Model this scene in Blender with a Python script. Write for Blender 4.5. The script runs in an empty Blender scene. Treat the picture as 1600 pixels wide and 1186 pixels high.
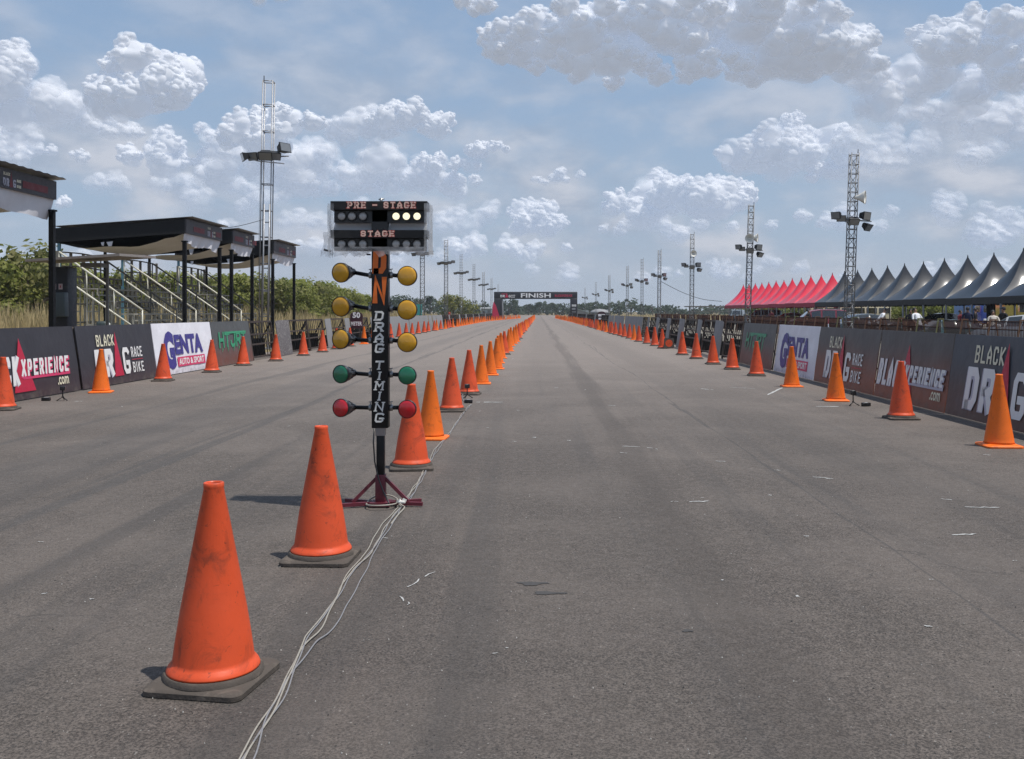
import bpy, bmesh, math, random
from mathutils import Vector, Matrix, Euler
R = math.radians
HAZE = 0.00028
PI = math.pi
sc = bpy.context.scene
COL = bpy.data.collections.new("drag_strip")
sc.collection.children.link(COL)
F, H, CX, CY = 1500.0, 1.55, 840.0, 487.0      # focal length in photo pixels, eye height, vanishing point

def gp(x, y):
    Y = F * H / (y - CY)
    return Vector(((x - CX) * Y / F, Y, 0.0))

def at(x, y, Y):
    return Vector(((x - CX) * Y / F, Y, H - (y - CY) * Y / F))

ONES = ['zeroth', 'first', 'second', 'third', 'fourth', 'fifth', 'sixth', 'seventh', 'eighth', 'ninth', 'tenth', 'eleventh', 'twelfth',
        'thirteenth', 'fourteenth', 'fifteenth', 'sixteenth', 'seventeenth', 'eighteenth', 'nineteenth']
TENS = {20: 'twent', 30: 'thirt', 40: 'fort', 50: 'fift', 60: 'sixt', 70: 'sevent', 80: 'eight', 90: 'ninet'}

def ordinal(n):
    if n < 20: return ONES[n]
    t, o = n // 10 * 10, n % 10
    return TENS[t] + ('ieth' if o == 0 else 'y-' + ONES[o])

# ------------------------------------------------------------------ materials
MATS = {}

def nd(nt, typ, **kw):
    n = nt.nodes.new(typ)
    for k, v in kw.items():
        if k == 'ins':
            for a, b in v.items(): n.inputs[a].default_value = b
        else:
            setattr(n, k, v)
    return n

def math_node(nt, op, a, b=None, c=None, clamp=False):
    n = nt.nodes.new('ShaderNodeMath'); n.operation = op; n.use_clamp = clamp
    for i, v in enumerate((a, b, c)):
        if v is None: continue
        if isinstance(v, (int, float)): n.inputs[i].default_value = v
        else: nt.links.new(v, n.inputs[i])
    return n.outputs[0]

def mixc(nt, fac, a, b, mode='MIX'):
    n = nt.nodes.new('ShaderNodeMix'); n.data_type = 'RGBA'; n.blend_type = mode
    for sock, v in ((n.inputs[0], fac), (n.inputs[6], a), (n.inputs[7], b)):
        if isinstance(v, (int, float)): sock.default_value = v
        elif isinstance(v, tuple): sock.default_value = (v[0], v[1], v[2], 1)
        else: nt.links.new(v, sock)
    return n.outputs[2]

def ramp(nt, fac, lo, hi, a=0.0, b=1.0, smooth=True):
    n = nt.nodes.new('ShaderNodeMapRange'); n.interpolation_type = 'SMOOTHSTEP' if smooth else 'LINEAR'
    n.inputs['From Min'].default_value = lo; n.inputs['From Max'].default_value = hi
    n.inputs['To Min'].default_value = a; n.inputs['To Max'].default_value = b
    nt.links.new(fac, n.inputs['Value'])
    return n.outputs[0]

def noise(nt, vec, scale, detail=4.0, rough=0.55, dist=0.0, out=0):
    n = nt.nodes.new('ShaderNodeTexNoise')
    n.inputs['Scale'].default_value = scale; n.inputs['Detail'].default_value = detail
    n.inputs['Roughness'].default_value = rough; n.inputs['Distortion'].default_value = dist
    if vec is not None: nt.links.new(vec, n.inputs['Vector'])
    return n.outputs[out]

def base_mat(name):
    m = bpy.data.materials.new(name); m.use_nodes = True
    nt = m.node_tree
    return m, nt, nt.nodes['Principled BSDF']

def obj_coord(nt, scale=(1, 1, 1), rnd=True):
    tc = nt.nodes.new('ShaderNodeTexCoord')
    mp = nt.nodes.new('ShaderNodeMapping'); mp.inputs['Scale'].default_value = scale
    nt.links.new(tc.outputs['Object'], mp.inputs['Vector'])
    if rnd:
        oi = nt.nodes.new('ShaderNodeObjectInfo')
        nt.links.new(math_node(nt, 'MULTIPLY', oi.outputs['Random'], 37.0), mp.inputs['Location'])
    return mp.outputs[0]

def mat(name, col, rough=0.6, metal=0.0, spec=0.5, var=0.18, vscale=6.0, dirt=None, dirt_amt=0.0, dirt_scale=3.0, bump=0.0, bscale=40.0, coat=0.0):
    """General painted / plastic / metal surface: base colour with blotchy variation, scattered dirt and fine bump."""
    if name in MATS: return MATS[name]
    m, nt, p = base_mat(name)
    v = obj_coord(nt)
    n1 = noise(nt, v, vscale, 5, 0.6)
    dark = tuple(c * (1 - var) for c in col); lite = tuple(min(1, c * (1 + var)) for c in col)
    c = mixc(nt, n1, dark, lite)
    if dirt:
        n2 = noise(nt, v, dirt_scale, 7, 0.65, 0.6)
        c = mixc(nt, ramp(nt, n2, 0.50, 0.72, 0, dirt_amt), c, dirt)
    nt.links.new(c, p.inputs['Base Color'])
    n3 = noise(nt, v, vscale * 3, 3)
    nt.links.new(ramp(nt, n3, 0.3, 0.7, max(0.02, rough - 0.08), min(1, rough + 0.08)), p.inputs['Roughness'])
    p.inputs['Metallic'].default_value = metal
    p.inputs['Specular IOR Level'].default_value = spec
    p.inputs['Coat Weight'].default_value = coat
    if bump:
        b = nt.nodes.new('ShaderNodeBump'); b.inputs['Strength'].default_value = bump; b.inputs['Distance'].default_value = 0.01
        nt.links.new(noise(nt, v, bscale, 4), b.inputs['Height']); nt.links.new(b.outputs[0], p.inputs['Normal'])
    MATS[name] = m
    return m

def emit_mat(name, col, strength):
    m, nt, p = base_mat(name)
    p.inputs['Base Color'].default_value = (.15, .14, .12, 1); p.inputs['Emission Color'].default_value = (*col, 1)
    p.inputs['Emission Strength'].default_value = strength
    return m

# ------------------------------------------------------------------ mesh builder
class MB:
    def __init__(s): s.v = []; s.f = []; s.m = []; s.s = []
    def face(s, pts, m=0, smooth=False):
        i = len(s.v); s.v += [tuple(p) for p in pts]; s.f.append(tuple(range(i, i + len(pts)))); s.m.append(m); s.s.append(smooth)
    def mesh(s, vs, fs, m=0, smooth=False):
        i = len(s.v); s.v += [tuple(p) for p in vs]
        for f in fs: s.f.append(tuple(i + k for k in f)); s.m.append(m); s.s.append(smooth)
    def box(s, c, d, m=0, rot=None):
        c = Vector(c); h = Vector(d) / 2
        vs = [Vector((x * h.x, y * h.y, z * h.z)) for x in (-1, 1) for y in (-1, 1) for z in (-1, 1)]
        if rot is not None:
            q = rot if isinstance(rot, Matrix) else Euler(rot).to_matrix()
            vs = [q @ v for v in vs]
        s.mesh([c + v for v in vs], [(0, 1, 3, 2), (4, 6, 7, 5), (0, 4, 5, 1), (2, 3, 7, 6), (0, 2, 6, 4), (1, 5, 7, 3)], m)
    def bar(s, a, b, w, h, m=0, up=Vector((0, 0, 1))):
        a = Vector(a); b = Vector(b); d = (b - a); L = d.length; d.normalize()
        x = up.cross(d)
        if x.length < 1e-4: x = Vector((1, 0, 0)).cross(d)
        x.normalize(); z = d.cross(x)
        s.box((a + b) / 2, (w, L, h), m, Matrix((x, d, z)).transposed())
    def tube(s, path, r, n=8, m=0, cap=True, smooth=True):
        path = [Vector(p) for p in path]
        rs = r if isinstance(r, (list, tuple)) else [r] * len(path)
        i0 = len(s.v); k = len(path)
        ref = None
        for i, p in enumerate(path):
            d = (path[min(i + 1, k - 1)] - path[max(i - 1, 0)]).normalized()
            if ref is None:
                ref = Vector((0, 0, 1)) if abs(d.z) < 0.9 else Vector((1, 0, 0))
            u = d.cross(ref).normalized(); w = u.cross(d).normalized(); ref = w
            for j in range(n):
                a = 2 * PI * j / n
                s.v.append(tuple(p + (u * math.cos(a) + w * math.sin(a)) * rs[i]))
        for i in range(k - 1):
            for j in range(n):
                a = i0 + i * n + j; b = i0 + i * n + (j + 1) % n
                s.f.append((a, b, b + n, a + n)); s.m.append(m); s.s.append(smooth)
        if cap:
            s.f.append(tuple(i0 + j for j in range(n))[::-1]); s.m.append(m); s.s.append(False)
            s.f.append(tuple(i0 + (k - 1) * n + j for j in range(n))); s.m.append(m); s.s.append(False)
    def lathe(s, prof, n=32, c=(0, 0, 0), m=0, rot=None, smooth=True, mats=None):
        c = Vector(c); i0 = len(s.v)
        for r, z in prof:
            for j in range(n):
                a = 2 * PI * j / n; p = Vector((r * math.cos(a), r * math.sin(a), z))
                if rot is not None: p = rot @ p
                s.v.append(tuple(c + p))
        for i in range(len(prof) - 1):
            for j in range(n):
                a = i0 + i * n + j; b = i0 + i * n + (j + 1) % n
                s.f.append((a, b, b + n, a + n)); s.m.append(mats[i] if mats else m); s.s.append(smooth)
        if prof[0][0] > 1e-4: s.f.append(tuple(i0 + j for j in range(n))[::-1]); s.m.append(mats[0] if mats else m); s.s.append(False)
        if prof[-1][0] > 1e-4: s.f.append(tuple(i0 + (len(prof) - 1) * n + j for j in range(n))); s.m.append(mats[-1] if mats else m); s.s.append(False)
    def rbox(s, c, d, r, m=0, rot=None, seg=2):
        bm = bmesh.new(); bmesh.ops.create_cube(bm, size=1)
        for v in bm.verts: v.co = Vector((v.co.x * d[0], v.co.y * d[1], v.co.z * d[2]))
        bmesh.ops.bevel(bm, geom=list(bm.edges), offset=r, segments=seg, affect='EDGES', profile=0.5)
        q = Matrix.Identity(3) if rot is None else (rot if isinstance(rot, Matrix) else Euler(rot).to_matrix())
        vs = [q @ v.co + Vector(c) for v in bm.verts]
        bm.verts.index_update(); fs = [[v.index for v in f.verts] for f in bm.faces]; bm.free()
        s.mesh(vs, fs, m, True)
    def build(s, name, mats, parent=None, loc=None, auto=None):
        me = bpy.data.meshes.new(name); me.from_pydata(s.v, [], s.f)
        if not isinstance(mats, (list, tuple)): mats = [mats]
        for q in mats: me.materials.append(q)
        me.polygons.foreach_set('material_index', s.m); me.polygons.foreach_set('use_smooth', s.s)
        if auto is not None:
            bm = bmesh.new(); bm.from_mesh(me); bmesh.ops.remove_doubles(bm, verts=bm.verts, dist=1e-4)
            bmesh.ops.recalc_face_normals(bm, faces=bm.faces)
            for e in bm.edges:
                if len(e.link_faces) == 2 and e.calc_face_angle(0) > R(auto): e.smooth = False
            bm.to_mesh(me); bm.free()
        me.update()
        o = bpy.data.objects.new(name, me); COL.objects.link(o)
        if parent: o.parent = parent
        if loc: o.location = loc
        return o

def tag(o, label, cat, group=None, kind=None):
    o['label'] = label; o['category'] = cat
    if group: o['group'] = group
    if kind: o['kind'] = kind
    return o

def thing(name, label, cat, loc=(0, 0, 0), rz=0, group=None):
    o = bpy.data.objects.new(name, None); COL.objects.link(o); o.empty_display_size = 0.2
    o.location = loc; o.rotation_euler = (0, 0, rz)
    return tag(o, label, cat, group)

def structure(o): o['kind'] = 'structure'; return o
def stuff(o, label, cat): o['kind'] = 'stuff'; o['label'] = label; o['category'] = cat; return o

KIDS = {}
def copy_tree(o, parent=None):
    c = o.copy(); COL.objects.link(c)
    if parent is not None: c.parent = parent
    for ch in list(o.children): copy_tree(ch, c)
    return c

def place(o, loc, rz=0, label=None, group=None, scale=None, rx=0, ry=0):
    o.location = loc; o.rotation_euler = (rx, ry, rz)
    if scale is not None: o.scale = scale if isinstance(scale, (tuple, list)) else (scale,) * 3
    if label: o['label'] = label
    if group: o['group'] = group
    return o

# ------------------------------------------------------------------ lettering
def font_poly(text, bold=0.0, xs=1.0):
    """Built-in font as flat polygons normalised to a unit box: (verts, faces, aspect)."""
    cu = bpy.data.curves.new('lettering_curve', 'FONT'); cu.body = text; cu.dimensions = '2D'; cu.fill_mode = 'BOTH'
    cu.resolution_u = 3; cu.offset = bold; cu.space_character = 1.0 + bold * 1.2
    ob = bpy.data.objects.new('lettering_curve', cu); COL.objects.link(ob)
    dg = bpy.context.evaluated_depsgraph_get(); dg.update()
    me = bpy.data.meshes.new_from_object(ob.evaluated_get(dg))
    vs = [v.co.copy() for v in me.vertices]; fs = [tuple(p.vertices) for p in me.polygons]
    bpy.data.objects.remove(ob); bpy.data.curves.remove(cu); bpy.data.meshes.remove(me)
    x0 = min(v.x for v in vs); x1 = max(v.x for v in vs); y0 = min(v.y for v in vs); y1 = max(v.y for v in vs)
    return [((v.x - x0) / (x1 - x0), (v.y - y0) / (y1 - y0), 0) for v in vs], fs, (x1 - x0) / (y1 - y0)

GL = {  # angular stroke glyphs on a unit box
    'A': [[(0, 0), (0, .55), (.5, 1), (1, .55), (1, 0)], [(.08, .34), (.92, .34)]],
    'B': [[(0, 0), (0, 1), (.75, 1), (1, .85), (1, .65), (.78, .52), (.2, .52)], [(.8, .52), (1, .38), (1, .15), (.75, 0), (.1, 0)]],
    'C': [[(1, .78), (1, .88), (.82, 1), (.18, 1), (0, .85), (0, .15), (.18, 0), (.82, 0), (1, .12), (1, .22)]],
    'D': [[(.1, 0), (0, 0), (0, 1), (.75, 1), (1, .8), (1, .2), (.75, 0), (.12, 0)]],
    'E': [[(1, 1), (0, 1), (0, 0), (1, 0)], [(.1, .5), (.8, .5)]],
    'F': [[(1, 1), (0, 1), (0, 0)], [(.1, .5), (.8, .5)]],
    'G': [[(1, .90), (.82, 1), (.18, 1), (0, .85), (0, .15), (.18, 0), (.82, 0), (1, .12), (1, .40), (.58, .40)]],
    'H': [[(0, 0), (0, 1)], [(1, 0), (1, 1)], [(.08, .5), (.92, .5)]],
    'I': [[(.5, 0), (.5, 1)]],
    'J': [[(1, 1), (1, .18), (.8, 0), (.2, 0), (0, .18), (0, .3)]],
    'K': [[(0, 0), (0, 1)], [(1, 1), (.12, .5), (1, 0)]],
    'L': [[(0, 1), (0, 0), (1, 0)]],
    'M': [[(0, 0), (0, 1), (.5, .45), (1, 1), (1, 0)]],
    'N': [[(0, 0), (0, 1), (1, 0), (1, 1)]],
    'O': [[(.2, 0), (0, .15), (0, .85), (.2, 1), (.8, 1), (1, .85), (1, .15), (.8, 0), (.22, 0)]],
    'P': [[(0, 0), (0, 1), (.8, 1), (1, .85), (1, .55), (.8, .42), (.1, .42)]],
    'R': [[(0, 0), (0, 1), (.8, 1), (1, .85), (1, .6), (.8, .46), (.1, .46)], [(.55, .44), (1, 0)]],
    'S': [[(1, .75), (1, .88), (.8, 1), (.2, 1), (0, .85), (0, .65), (.2, .53), (.8, .47), (1, .35), (1, .15), (.8, 0), (.2, 0), (0, .12), (0, .25)]],
    'T': [[(0, 1), (1, 1)], [(.5, .95), (.5, 0)]],
    'U': [[(0, 1), (0, .15), (.2, 0), (.8, 0), (1, .15), (1, 1)]],
    'X': [[(0, 0), (1, 1)], [(0, 1), (.45, .55)], [(.55, .45), (1, 0)]],
    '-': [[(0, .5), (1, .5)]],
}
SERIF = {'A': [(0, 0), (1, 0)], 'B': [(0, 0), (0, 1)], 'D': [(0, 0), (0, 1)], 'E': [(0, 0), (0, 1)], 'F': [(0, 0), (0, 1)], 'G': [(1, .40)], 'I': [(.5, 0), (.5, 1)],
         'H': [(0, 0), (0, 1), (1, 0), (1, 1)], 'M': [(0, 0), (0, 1), (1, 0), (1, 1)], 'N': [(0, 0), (0, 1), (1, 1)], 'P': [(0, 0), (0, 1)], 'R': [(0, 0), (0, 1), (1, 0)], 'T': [(.5, 0)]}

def stroke(pts, th):
    """Mitred band of width th along a 2-D polyline as quads."""
    P = [Vector(p) for p in pts]; L = []; Rr = []
    for i, p in enumerate(P):
        d0 = (P[i] - P[i - 1]).normalized() if i > 0 else None
        d1 = (P[i + 1] - P[i]).normalized() if i < len(P) - 1 else None
        if d0 is None: d0 = d1
        if d1 is None: d1 = d0
        n0 = Vector((-d0.y, d0.x)); n1 = Vector((-d1.y, d1.x)); n = n0 + n1
        n = n0 if n.length < 1e-3 else n.normalized()
        k = min(2.0, 1 / max(0.35, n.dot(n0)))
        e = Vector((0, 0))
        if i == 0: e = -d1 * th * .5
        if i == len(P) - 1: e = d0 * th * .5
        L.append(p + n * th / 2 * k + e); Rr.append(p - n * th / 2 * k + e)
    return [(L[i], Rr[i], Rr[i + 1], L[i + 1]) for i in range(len(P) - 1)]

def stroke_text(text, w, h, th, gap=.35, slab=False, narrow=()):
    """Quads of an angular stroke lettering filling a box w x h; gap in letter widths."""
    ws = [(.42 if c in 'I' and not slab else .5 if c == ' ' else 1.0) for c in text]
    unit = w / (sum(ws) + gap * (len(text) - 1)); x = 0; out = []; lay = 0
    for c, cw in zip(text, ws):
        W = unit * cw
        for k, pl in enumerate(GL.get(c, [])):
            pts = [(x + th / 2 + px * max(W - th, 1e-4), th / 2 + py * (h - th)) for px, py in pl]
            lay += 1
            for q in stroke(pts, th): out.append((q, k))
        if slab:
            for (sx, sy) in SERIF.get(c, []):
                cx = x + th / 2 + sx * (W - th); cy = th * .3 + sy * (h - th * .6)
                out.append(([(Vector((cx - th * .95, cy + th * .3))), Vector((cx - th * .95, cy - th * .3)), Vector((cx + th * .95, cy - th * .3)), Vector((cx + th * .95, cy + th * .3))], 5))
        x += W + unit * gap
    return out

class Face:
    """A plane of a sign: origin at lower left, U to the reader's right, V up; adds flat lettering slightly proud of it."""
    def __init__(s, mb, o, U, V, lift=0.004):
        s.mb = mb; s.o = Vector(o); s.U = Vector(U).normalized(); s.V = Vector(V).normalized(); s.N = s.U.cross(s.V).normalized(); s.lift = lift
    def P(s, u, v, k=0): return s.o + s.U * u + s.V * v + s.N * (s.lift + 0.0004 * k)
    def poly(s, pts, m, k=0): s.mb.face([s.P(u, v, k) for u, v in pts], m)
    def rect(s, u, v, w, h, m, k=0, sh=0): s.poly([(u, v), (u + w, v), (u + w + sh * h, v + h), (u + sh * h, v + h)], m, k)
    def font(s, text, u, v, w, h, m, bold=0.02, sh=0, k=0):
        vs, fs, _ = font_poly(text, bold)
        s.mb.mesh([s.P(u + x * w + sh * y * h, v + y * h, k) for x, y, _z in vs], fs, m)
    def strokes(s, text, u, v, w, h, th, m, sh=0, gap=.35, slab=False, k=0):
        for q, kk in stroke_text(text, w, h, th, gap, slab):
            s.mb.face([s.P(u + p.x + sh * p.y, v + p.y, k + kk) for p in q], m)
# ------------------------------------------------------------------ camera, sun, sky
cam = bpy.data.cameras.new('camera'); co = bpy.data.objects.new('camera', cam); sc.collection.objects.link(co)
cam.sensor_width = 36; cam.lens = 36 * F / 1600
cam.shift_x = (800 - CX) / 1600; cam.shift_y = -(593 - CY) / 1600
cam.clip_start = 0.05; cam.clip_end = 9000
co.location = (0, 0, H); co.rotation_euler = (R(90), 0, 0)
sc.camera = co

SUN_EL = R(68); SUN_DIR = Vector((.35, -.135, 0)).normalized() * math.cos(SUN_EL) + Vector((0, 0, math.sin(SUN_EL)))
sl = bpy.data.lights.new('sun', 'SUN'); so = bpy.data.objects.new('sun', sl); sc.collection.objects.link(so)
sl.energy = 4.4; sl.angle = R(0.5); sl.color = (1, .955, .89)
so.rotation_euler = SUN_DIR.to_track_quat('Z', 'Y').to_euler(); so.location = (10, -10, 40)

w = bpy.data.worlds.new('World'); sc.world = w; w.use_nodes = True
nt = w.node_tree; nt.nodes.clear()
out = nt.nodes.new('ShaderNodeOutputWorld'); bg = nt.nodes.new('ShaderNodeBackground')
nt.links.new(bg.outputs[0], out.inputs[0]); WSTR = 0.12; bg.inputs[1].default_value = WSTR
sky = nt.nodes.new('ShaderNodeTexSky'); sky.sky_type = 'NISHITA'; sky.sun_disc = False
sky.sun_elevation = SUN_EL; sky.sun_rotation = math.atan2(SUN_DIR.x, SUN_DIR.y)
sky.air_density = 1.0; sky.dust_density = 1.6; sky.ozone_density = 1.3

tc = nt.nodes.new('ShaderNodeTexCoord'); sx = nt.nodes.new('ShaderNodeSeparateXYZ'); nt.links.new(tc.outputs['Generated'], sx.inputs[0])
az = math_node(nt, 'ARCTAN2', sx.outputs[0], sx.outputs[1]); el = math_node(nt, 'ARCSINE', sx.outputs[2])
cpv = nt.nodes.new('ShaderNodeCombineXYZ'); nt.links.new(az, cpv.inputs[0]); nt.links.new(el, cpv.inputs[1])
def K10(r, g, b): return (r / WSTR, g / WSTR, b / WSTR)     # radiance wanted in the picture -> colour before the background strength
# hazy blue, milky towards the horizon
skyc = mixc(nt, ramp(nt, el, .0, .34, .80, .66, smooth=False), sky.outputs[0], K10(.305, .44, .64))
skyc = mixc(nt, ramp(nt, el, .0, .26, .66, .0, smooth=False), skyc, K10(.43, .505, .61))
# soft low-contrast cloud banks behind the cumulus
mpv = nt.nodes.new('ShaderNodeMapping'); mpv.inputs['Scale'].default_value = (1, 2.0, 1); nt.links.new(cpv.outputs[0], mpv.inputs[0])
s1 = noise(nt, mpv.outputs[0], 5.5, 5, .55, .2)
soft = math_node(nt, 'MULTIPLY', ramp(nt, s1, .38, .62), ramp(nt, el, .08, .36, .95, .30))
s2 = noise(nt, mpv.outputs[0], 11, 5, .55, .2)
softc = mixc(nt, ramp(nt, s2, .36, .66), K10(.37, .44, .56), K10(.60, .63, .71))
skyc = mixc(nt, soft, skyc, softc)
low = ramp(nt, el, 0.0, .10, .55, 0)
col = mixc(nt, low, skyc, K10(.47, .52, .60))
nt.links.new(col, bg.inputs[0])

# ------------------------------------------------------------------ cumulus clouds, kilometres away and high above the strip
import numpy as np
# photo pixel centre, radii in pixels, distance in km, opacity, number of main puffs
CLOUDS = [
 (236, 118, 62, 48, 4.6, 1.0, 9), (185, 150, 70, 40, 4.6, 1.0, 8), (262, 150, 40, 42, 4.6, .95, 5), (70, 168, 95, 46, 5.0, .62, 8), (8, 118, 42, 46, 4.8, .8, 5), (140, 205, 70, 26, 5.0, .55, 5), (10, 230, 60, 40, 5.4, .6, 5),
 (446, 192, 50, 34, 5.0, 1.0, 7), (400, 222, 50, 36, 5.0, .9, 6), (440, 262, 130, 48, 5.4, .62, 10), (648, 190, 62, 30, 5.2, .92, 7), (575, 206, 60, 36, 5.2, .55, 6), (600, 258, 130, 42, 5.6, .55, 9),
 (750, 233, 46, 13, 5.6, .95, 6), (690, 255, 50, 16, 5.6, .9, 5), (640, 285, 100, 28, 5.8, .72, 8), (520, 285, 80, 30, 5.8, .62, 6), (265, 242, 60, 34, 5.6, .82, 7), (330, 215, 44, 24, 5.6, .6, 5), (128, 245, 20, 13, 5.6, .65, 3),
 (100, 316, 18, 12, 6.4, .7, 3), (35, 235, 46, 22, 5.6, .7, 5), (290, 305, 140, 36, 6.6, .4, 8), (500, 350, 190, 36, 7.0, .42, 9), (836, 348, 40, 30, 7.0, .8, 6), (790, 388, 90, 26, 7.4, .62, 7), (700, 340, 90, 34, 7.0, .4, 6), (560, 395, 200, 26, 7.6, .4, 8),
 (884, 273, 42, 13, 6.2, .6, 5), (845, 285, 22, 9, 6.2, .55, 3), (1000, 320, 52, 40, 6.4, .85, 7), (1096, 306, 66, 46, 6.2, .82, 8), (1160, 312, 32, 24, 6.2, .9, 5), (1060, 358, 110, 24, 6.8, .5, 7),
 (1240, 240, 105, 46, 5.6, .78, 10), (1240, 192, 30, 16, 5.6, .95, 4), (1276, 270, 44, 20, 5.6, .9, 5), (1300, 345, 110, 22, 6.8, .5, 6),
 (830, 70, 90, 42, 3.9, .95, 9), (960, 62, 130, 52, 3.8, .95, 11), (1110, 40, 130, 56, 3.8, .95, 11), (1250, 60, 100, 62, 3.8, .95, 10), (1010, 108, 200, 26, 3.85, .92, 12), (1180, 112, 130, 22, 3.9, .8, 8), (1330, 95, 60, 34, 4.0, .8, 6), (880, 15, 150, 26, 3.7, .85, 8), (1200, 0, 150, 36, 3.6, .9, 8),
 (1490, 62, 66, 46, 4.2, .92, 8), (1568, 70, 44, 44, 4.2, .95, 6), (1598, 100, 44, 50, 4.2, .95, 6), (1440, 130, 150, 56, 4.4, .7, 9), (1530, 190, 130, 50, 4.8, .6, 8), (1400, 240, 150, 40, 5.2, .45, 8), (1560, 362, 56, 32, 7.0, .6, 6), (1480, 330, 110, 28, 6.8, .4, 6), (470, -14, 110, 20, 3.7, .5, 6),
 (1000, 425, 170, 24, 8.2, .35, 7), (1200, 425, 140, 22, 8.2, .35, 6), (1540, 425, 120, 24, 8.2, .4, 6), (120, 405, 180, 28, 8.2, .38, 7),
]
def ico(sub):
    bm = bmesh.new(); bmesh.ops.create_icosphere(bm, subdivisions=sub, radius=1.0); bm.verts.index_update()
    v = np.array([q.co[:] for q in bm.verts]); f = np.array([[q.index for q in t.verts] for t in bm.faces]); bm.free(); return v, f
ICO = {k: ico(k) for k in (2, 3)}
nrg = np.random.default_rng(8); VS, FS, AL, off = [], [], [], 0
def puff(c, r, al, lvl):
    global off
    v, f = ICO[lvl]; d = nrg.normal(size=(5, 3)); ph = nrg.uniform(0, 6.28, 5); k = np.ones(len(v))
    for q in range(5): k += .055 * np.sin((v @ d[q]) * (2.0 + 1.3 * q) + ph[q])
    VS.append(v * (k * r)[:, None] * np.array([1.0, 1.0, .88]) + c); FS.append(f + off); AL.append(np.full(len(v), al)); off += len(v)
for (x, y, rx, ry, km, al, n) in CLOUDS:
    D = km * 1000; s = D / F; c0 = np.array([(x - CX) * s, D, H + (CY - y) * s]); RX, RZ = rx * s * 1.22, ry * s * 1.16; base = c0[2] - RZ * .75
    for i in range(int(n * 1.5)):
        u = nrg.uniform(-1, 1) if i else 0; top = math.sqrt(max(0, 1 - u * u)); r = RZ * nrg.uniform(.46, .72) * (.55 + .45 * top)
        c = c0 + np.array([u * (RX - r * .6) * .92, nrg.uniform(-.8, .8) * RX * .28, nrg.uniform(-.5, .5) * RZ * top]); c[2] = max(c[2], base + r * .55)
        puff(c, r, al, 3)
        for _ in range(7):
            d = nrg.normal(size=3); d /= np.linalg.norm(d); d[2] = abs(d[2]) * 1.1 - .30; d[1] = -abs(d[1]) if nrg.random() < .7 else d[1]; d /= np.linalg.norm(d)
            r2 = r * nrg.uniform(.36, .62); c2 = c + d * r * .74; c2[2] = max(c2[2], base + r2 * .4); puff(c2, r2, al * .96, 3 if r2 > 60 else 2)
            for _ in range(4 if al > .7 else 0):
                e = nrg.normal(size=3); e /= np.linalg.norm(e); e[2] = abs(e[2]) * 1.1 - .25; e = e * .6 + d * .5; e /= np.linalg.norm(e)
                r3 = r2 * nrg.uniform(.30, .52); puff(c2 + e * r2 * .85, r3, al * .9, 2)
VS = np.concatenate(VS); FS = np.concatenate(FS); AL = np.concatenate(AL)
cme = bpy.data.meshes.new('clouds'); cme.vertices.add(len(VS)); cme.vertices.foreach_set('co', VS.astype(np.float32).ravel())
cme.loops.add(FS.size); cme.loops.foreach_set('vertex_index', FS.astype(np.int32).ravel())
cme.polygons.add(len(FS)); cme.polygons.foreach_set('loop_start', np.arange(0, FS.size, 3, dtype=np.int32)); cme.polygons.foreach_set('use_smooth', np.ones(len(FS), bool))
ca = cme.attributes.new('opacity', 'FLOAT', 'POINT'); ca.data.foreach_set('value', AL.astype(np.float32)); cme.update(calc_edges=True)
cmat = bpy.data.materials.new('cloud_vapour'); cmat.use_nodes = True; ct = cmat.node_tree; ct.nodes.clear()
ctc = ct.nodes.new('ShaderNodeTexCoord'); geo = ct.nodes.new('ShaderNodeNewGeometry'); lw = ct.nodes.new('ShaderNodeLayerWeight'); att = ct.nodes.new('ShaderNodeAttribute'); att.attribute_name = 'opacity'
df = ct.nodes.new('ShaderNodeBsdfDiffuse'); df.inputs[0].default_value = (.56, .55, .54, 1)
tl = ct.nodes.new('ShaderNodeBsdfTranslucent'); tl.inputs[0].default_value = (.50, .51, .54, 1)
em = ct.nodes.new('ShaderNodeEmission'); em.inputs[0].default_value = (.175, .22, .305, 1); em.inputs[1].default_value = 1.0  # blue-grey glow stands in for light scattered inside the clouds
bp = ct.nodes.new('ShaderNodeBump'); bp.inputs['Strength'].default_value = .28; bp.inputs['Distance'].default_value = 30
cn = noise(ct, ctc.outputs['Object'], .008, 5, .52); ct.links.new(cn, bp.inputs['Height']); ct.links.new(bp.outputs[0], df.inputs['Normal'])
m1 = ct.nodes.new('ShaderNodeMixShader'); m1.inputs[0].default_value = .14; ct.links.new(df.outputs[0], m1.inputs[1]); ct.links.new(tl.outputs[0], m1.inputs[2])
ad = ct.nodes.new('ShaderNodeAddShader'); ct.links.new(m1.outputs[0], ad.inputs[0]); ct.links.new(em.outputs[0], ad.inputs[1])
tp = ct.nodes.new('ShaderNodeBsdfTransparent'); m2 = ct.nodes.new('ShaderNodeMixShader')
fac = math_node(ct, 'SUBTRACT', 1.0, lw.outputs['Facing'])
en = noise(ct, ctc.outputs['Object'], .012, 5, .6)
fac = math_node(ct, 'MULTIPLY_ADD', math_node(ct, 'SUBTRACT', en, .5), .6, fac)
cmr = ct.nodes.new('ShaderNodeMapRange'); cmr.interpolation_type = 'SMOOTHSTEP'; ct.links.new(fac, cmr.inputs['Value']); cmr.inputs['From Min'].default_value = .06
ct.links.new(math_node(ct, 'MULTIPLY_ADD', att.outputs['Fac'], -.70, 1.45), cmr.inputs['From Max'])
al = math_node(ct, 'MULTIPLY', cmr.outputs[0], att.outputs['Fac'])
al = math_node(ct, 'MULTIPLY', al, math_node(ct, 'SUBTRACT', 1.0, geo.outputs['Backfacing']))
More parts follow.
